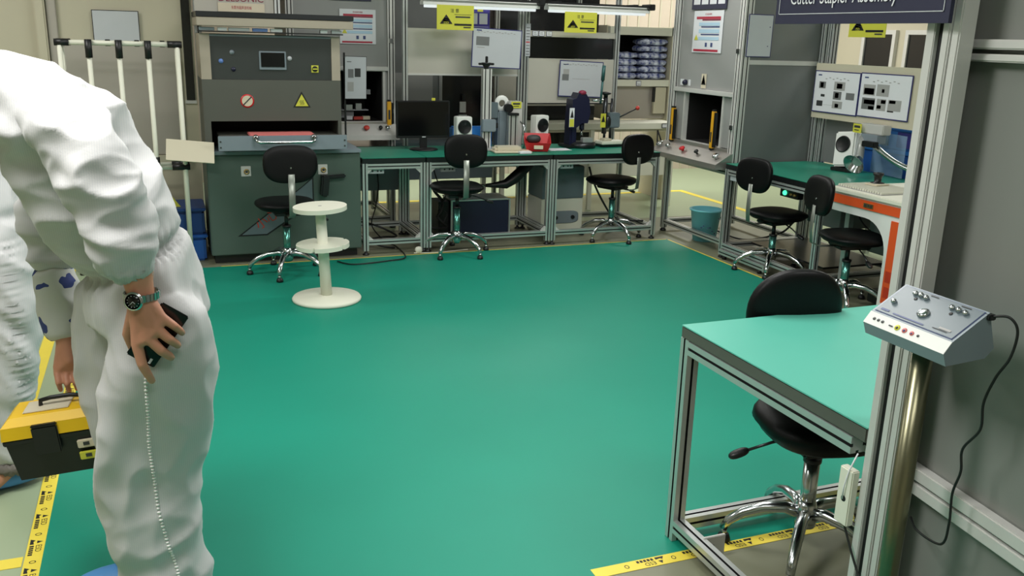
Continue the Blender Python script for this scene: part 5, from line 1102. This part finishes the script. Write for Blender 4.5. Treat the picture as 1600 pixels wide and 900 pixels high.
# phone in the hand
a, b, c2, d2 = V((-.016, 2.228, 1.025)), V((.044, 2.228, .981)), V((-.051, 2.228, .836)), V((-.115, 2.228, .885))
t = thing('mobile_phone', 'dark slab phone in the left hand of the bending person', 'phone', tuple((a+c2)/2))
ux = (b-a).normalized(); uz = (a-d2); uz = (uz-ux*uz.dot(ux)).normalized(); uy = uz.cross(ux); R_ = Matrix((ux, uy, uz)).transposed(); ce = (a+b+c2+d2)/4
s = MB(); s.obox(ce, (.073, .008, .152), R_, 'steel_dark', .003); s.build('body', t)
s = MB(); s.obox(ce-V((0, .0046, 0)), (.069, .0008, .148), R_, 'screen_black', .0003); s.build('screen', t)
s = MB(); s.obox(ce-V((0, .0052, 0))+uz*(-.064)+ux*.02, (.006, .0006, .014), R_, 'paper', .0002); s.build('camera_mark', t)
# tool box carried in the other hand
t = thing('tool_box', 'black tool box with yellow lid carried by the bending person at the left', 'tool box', (-.33, 2.66, .43))
F = Matrix.Translation((-.315, 2.665, .425)) @ Matrix.Rotation(-.10, 4, 'Y') @ Matrix.Rotation(-.12, 4, 'Z')
def tprism(s, w0, d0, w1, d1, z0, z1, m):
    B_ = [(-w0, -d0, z0), (w0, -d0, z0), (w0, d0, z0), (-w0, d0, z0)]; T_ = [(-w1, -d1, z1), (w1, -d1, z1), (w1, d1, z1), (-w1, d1, z1)]
    s.poly(B_[::-1], m); s.poly(T_, m)
    for i in range(4): j = (i+1) % 4; s.poly([B_[i], B_[j], T_[j], T_[i]], m)
s = MB(); tprism(s, .105, .065, .12, .075, 0, .128, 'black_plastic'); s.box((-.125, -.078, .112), (.125, .078, .128), 'black_plastic', .003); s.build('body', t, F)
s = MB(); tprism(s, .126, .080, .122, .077, .129, .165, 'yellow_lid'); tprism(s, .122, .077, .100, .058, .1655, .186, 'yellow_lid'); lid = s.build('lid', t, F)
s = MB(); s.box((-.07, -.04, .1865), (.05, .04, .190), 'fixture_beige', .002); s.build('clear_panel', lid, F)
s = MB(); s.box((-.045, -.088, .075), (.022, -.0795, .160), 'black_plastic', .004); s.box((-.045, -.088, .158), (.022, -.06, .166), 'black_plastic', .003); s.build('latch', t, F)
s = MB(); s.tube([(-.03, .0, .186), (-.028, .0, .205), (.0, 0, .209), (.05, 0, .209), (.085, 0, .202), (.088, 0, .186)], .0065, 'black_plastic', 10); s.build('handle', t, F)
for z in (.088, .052):
    s = MB(); s.box((.062, -.0835, z-.012), (.112, -.0745, z+.012), 'fixture_beige' if z > .07 else 'yellow_sign', .002); s.box((.078, -.0850, z-.004), (.094, -.0836, z+.006), 'dark_print'); s.build('label', t, F)
# second person, mostly outside the frame
p2 = thing('person', 'person in white coverall and blue shoe covers at the left edge, behind the tool box', 'person', (-.60, 3.45, 0))
J2 = {'pelvis': ((-.60, 3.50, .96), .12), 'waist': ((-.63, 3.5, 1.10), .11), 'chest': ((-.72, 3.5, 1.27), .13), 'upper': ((-.79, 3.5, 1.38), .11), 'neck': ((-.88, 3.5, 1.45), .06), 'neck2': ((-.95, 3.5, 1.48), .055),
 'hA': ((-.58, 3.42, .90), .09), 'kA': ((-.60, 3.42, .50), .06), 'aA': ((-.58, 3.44, .10), .04), 'tA': ((-.66, 3.38, .045), .035), 'hB': ((-.62, 3.62, .90), .09), 'kB': ((-.68, 3.66, .50), .06), 'aB': ((-.68, 3.70, .10), .04), 'tB': ((-.80, 3.68, .045), .035),
 'sA': ((-.78, 3.33, 1.37), .05), 'eA': ((-.868, 3.24, 1.165), .036), 'wA': ((-1.0, 3.25, .98), (.03, .024)), 'pA': ((-1.06, 3.27, .95), (.036, .018)), 'sB': ((-.78, 3.67, 1.37), .05), 'eB': ((-.872, 3.758, 1.165), .036), 'wB': ((-1.02, 3.70, .98), (.03, .024)), 'pB': ((-1.08, 3.68, .95), (.036, .018))}
E2 = [('pelvis', 'waist'), ('waist', 'chest'), ('chest', 'upper'), ('upper', 'neck'), ('neck', 'neck2'), ('pelvis', 'hA'), ('hA', 'kA'), ('kA', 'aA'), ('aA', 'tA'), ('pelvis', 'hB'), ('hB', 'kB'), ('kB', 'aB'), ('aB', 'tB'), ('upper', 'sA'), ('sA', 'eA'), ('eA', 'wA'), ('wA', 'pA'), ('upper', 'sB'), ('sB', 'eB'), ('eB', 'wB'), ('wB', 'pB')]
for q, P_ in (('A', V((-1.06, 3.27, .95))), ('B', V((-1.08, 3.68, .95)))):
    for k in range(4):
        n1, n2, n3 = '%s%d0' % (q, k), '%s%d1' % (q, k), '%s%d2' % (q, k); dy = -.027+.018*k; L_ = [.9, 1, .95, .78][k]
        J2[n1] = (tuple(P_+V((-.035, dy, -.012))), .0105); J2[n2] = (tuple(P_+V((-.035-.036*L_, dy, -.030))), .0092); J2[n3] = (tuple(P_+V((-.035-.055*L_, dy, -.060*L_-.01))), .0078)
        E2 += [('p'+q, n1), ('w'+q, n1), (n1, n2), (n2, n3)]+([('%s%d0' % (q, k-1), n1)] if k else [])
    J2[q+'t0'] = (tuple(P_+V((.02, -.03, -.01))), .013); J2[q+'t1'] = (tuple(P_+V((-.02, -.045, -.03))), .011); J2[q+'t2'] = (tuple(P_+V((-.045, -.042, -.045))), .009)
    E2 += [('w'+q, q+'t0'), (q+'t0', q+'t1'), (q+'t1', q+'t2')]
body2 = skin_body('body', p2, J2, E2, 'pelvis', vox=.005); join_into(body2, head(p2, (-1.01, 3.5, 1.50), (-.9, 0, -.25)))
s = MB()
loft(s, [((x, y, z), a_, b_, A, B) for x, y, z, a_, b_ in [(-.585, 3.42, .98, .11, .12), (-.575, 3.42, .90, .13, .13), (-.56, 3.42, .75, .125, .125), (-.555, 3.42, .58, .115, .115), (-.575, 3.42, .40, .10, .10), (-.59, 3.43, .26, .085, .09), (-.58, 3.44, .14, .075, .08), (-.58, 3.44, .10, .05, .05)]], 'coverall')
loft(s, [((x, y, z), a_, b_, A, B) for x, y, z, a_, b_ in [(-.62, 3.60, .98, .11, .12), (-.63, 3.62, .85, .125, .12), (-.66, 3.65, .6, .11, .11), (-.68, 3.67, .35, .095, .095), (-.68, 3.70, .14, .08, .08), (-.68, 3.70, .10, .05, .05)]], 'coverall')
loft(s, [((-.60, 3.51, .90), .14, .20, (1, 0, 0), B), ((-.60, 3.51, .98), .15, .205, (1, 0, .1), B), ((-.625, 3.5, 1.08), .14, .19, (1, 0, .3), B), ((-.69, 3.5, 1.22), .145, .205, (.9, 0, .4), B), ((-.76, 3.5, 1.34), .14, .21, (.8, 0, .6), B), ((-.83, 3.5, 1.42), .12, .19, (.6, 0, .8), B), ((-.90, 3.5, 1.46), .08, .11, (.4, 0, .9), B), ((-.95, 3.5, 1.475), .07, .08, (.3, 0, .95), B)], 'coverall')
def disp3(p, n):
    g = math.exp(-((p.x+.50)/.03)**2) if n.y < 0 and p.z < .95 else 0
    return .014*ridge(p+V((0, 0, p.x)), 4, 4, 11, 21)-.004+.006*g*math.sin(p.z*230)-.014*math.exp(-((p.z-1.02)/.02)**2)
remesh(s, 'coverall', p2, 'coverall', .012, disp3, 4)
for q in (-1, 1):
    s = MB(); yy = 3.5+q*.16
    tube_loft(s, [(-.78, yy, 1.38), (-.81, 3.5+q*.22, 1.30), (-.87, 3.5+q*.26, 1.17), (-.93, 3.5+q*.25, 1.08), (-.985, 3.5+q*.24, 1.01)], [.07, .082, .072, .06, .042], 'coverall'); remesh(s, 'sleeve', p2, 'coverall', .012, lambda p, n: .01*ridge(p, 8, 8, 12, 31)-.003, 3)
shoe(p2, (-.56, 3.46, .003), (-.95, -.25, 0)); shoe(p2, (-.67, 3.70, .003), (-1, -.1, 0))
s = MB(); s.superell((-.575, 3.44, .105), (.078, .085, .045), Matrix.Identity(3), 'sock_grey', .8, 1, 26, 12, lambda p: p+V((0, 0, .006*math.sin(p.x*300)))); o = s.build('sock', p2); o['label'] = 'shaggy grey sock above the blue cover'
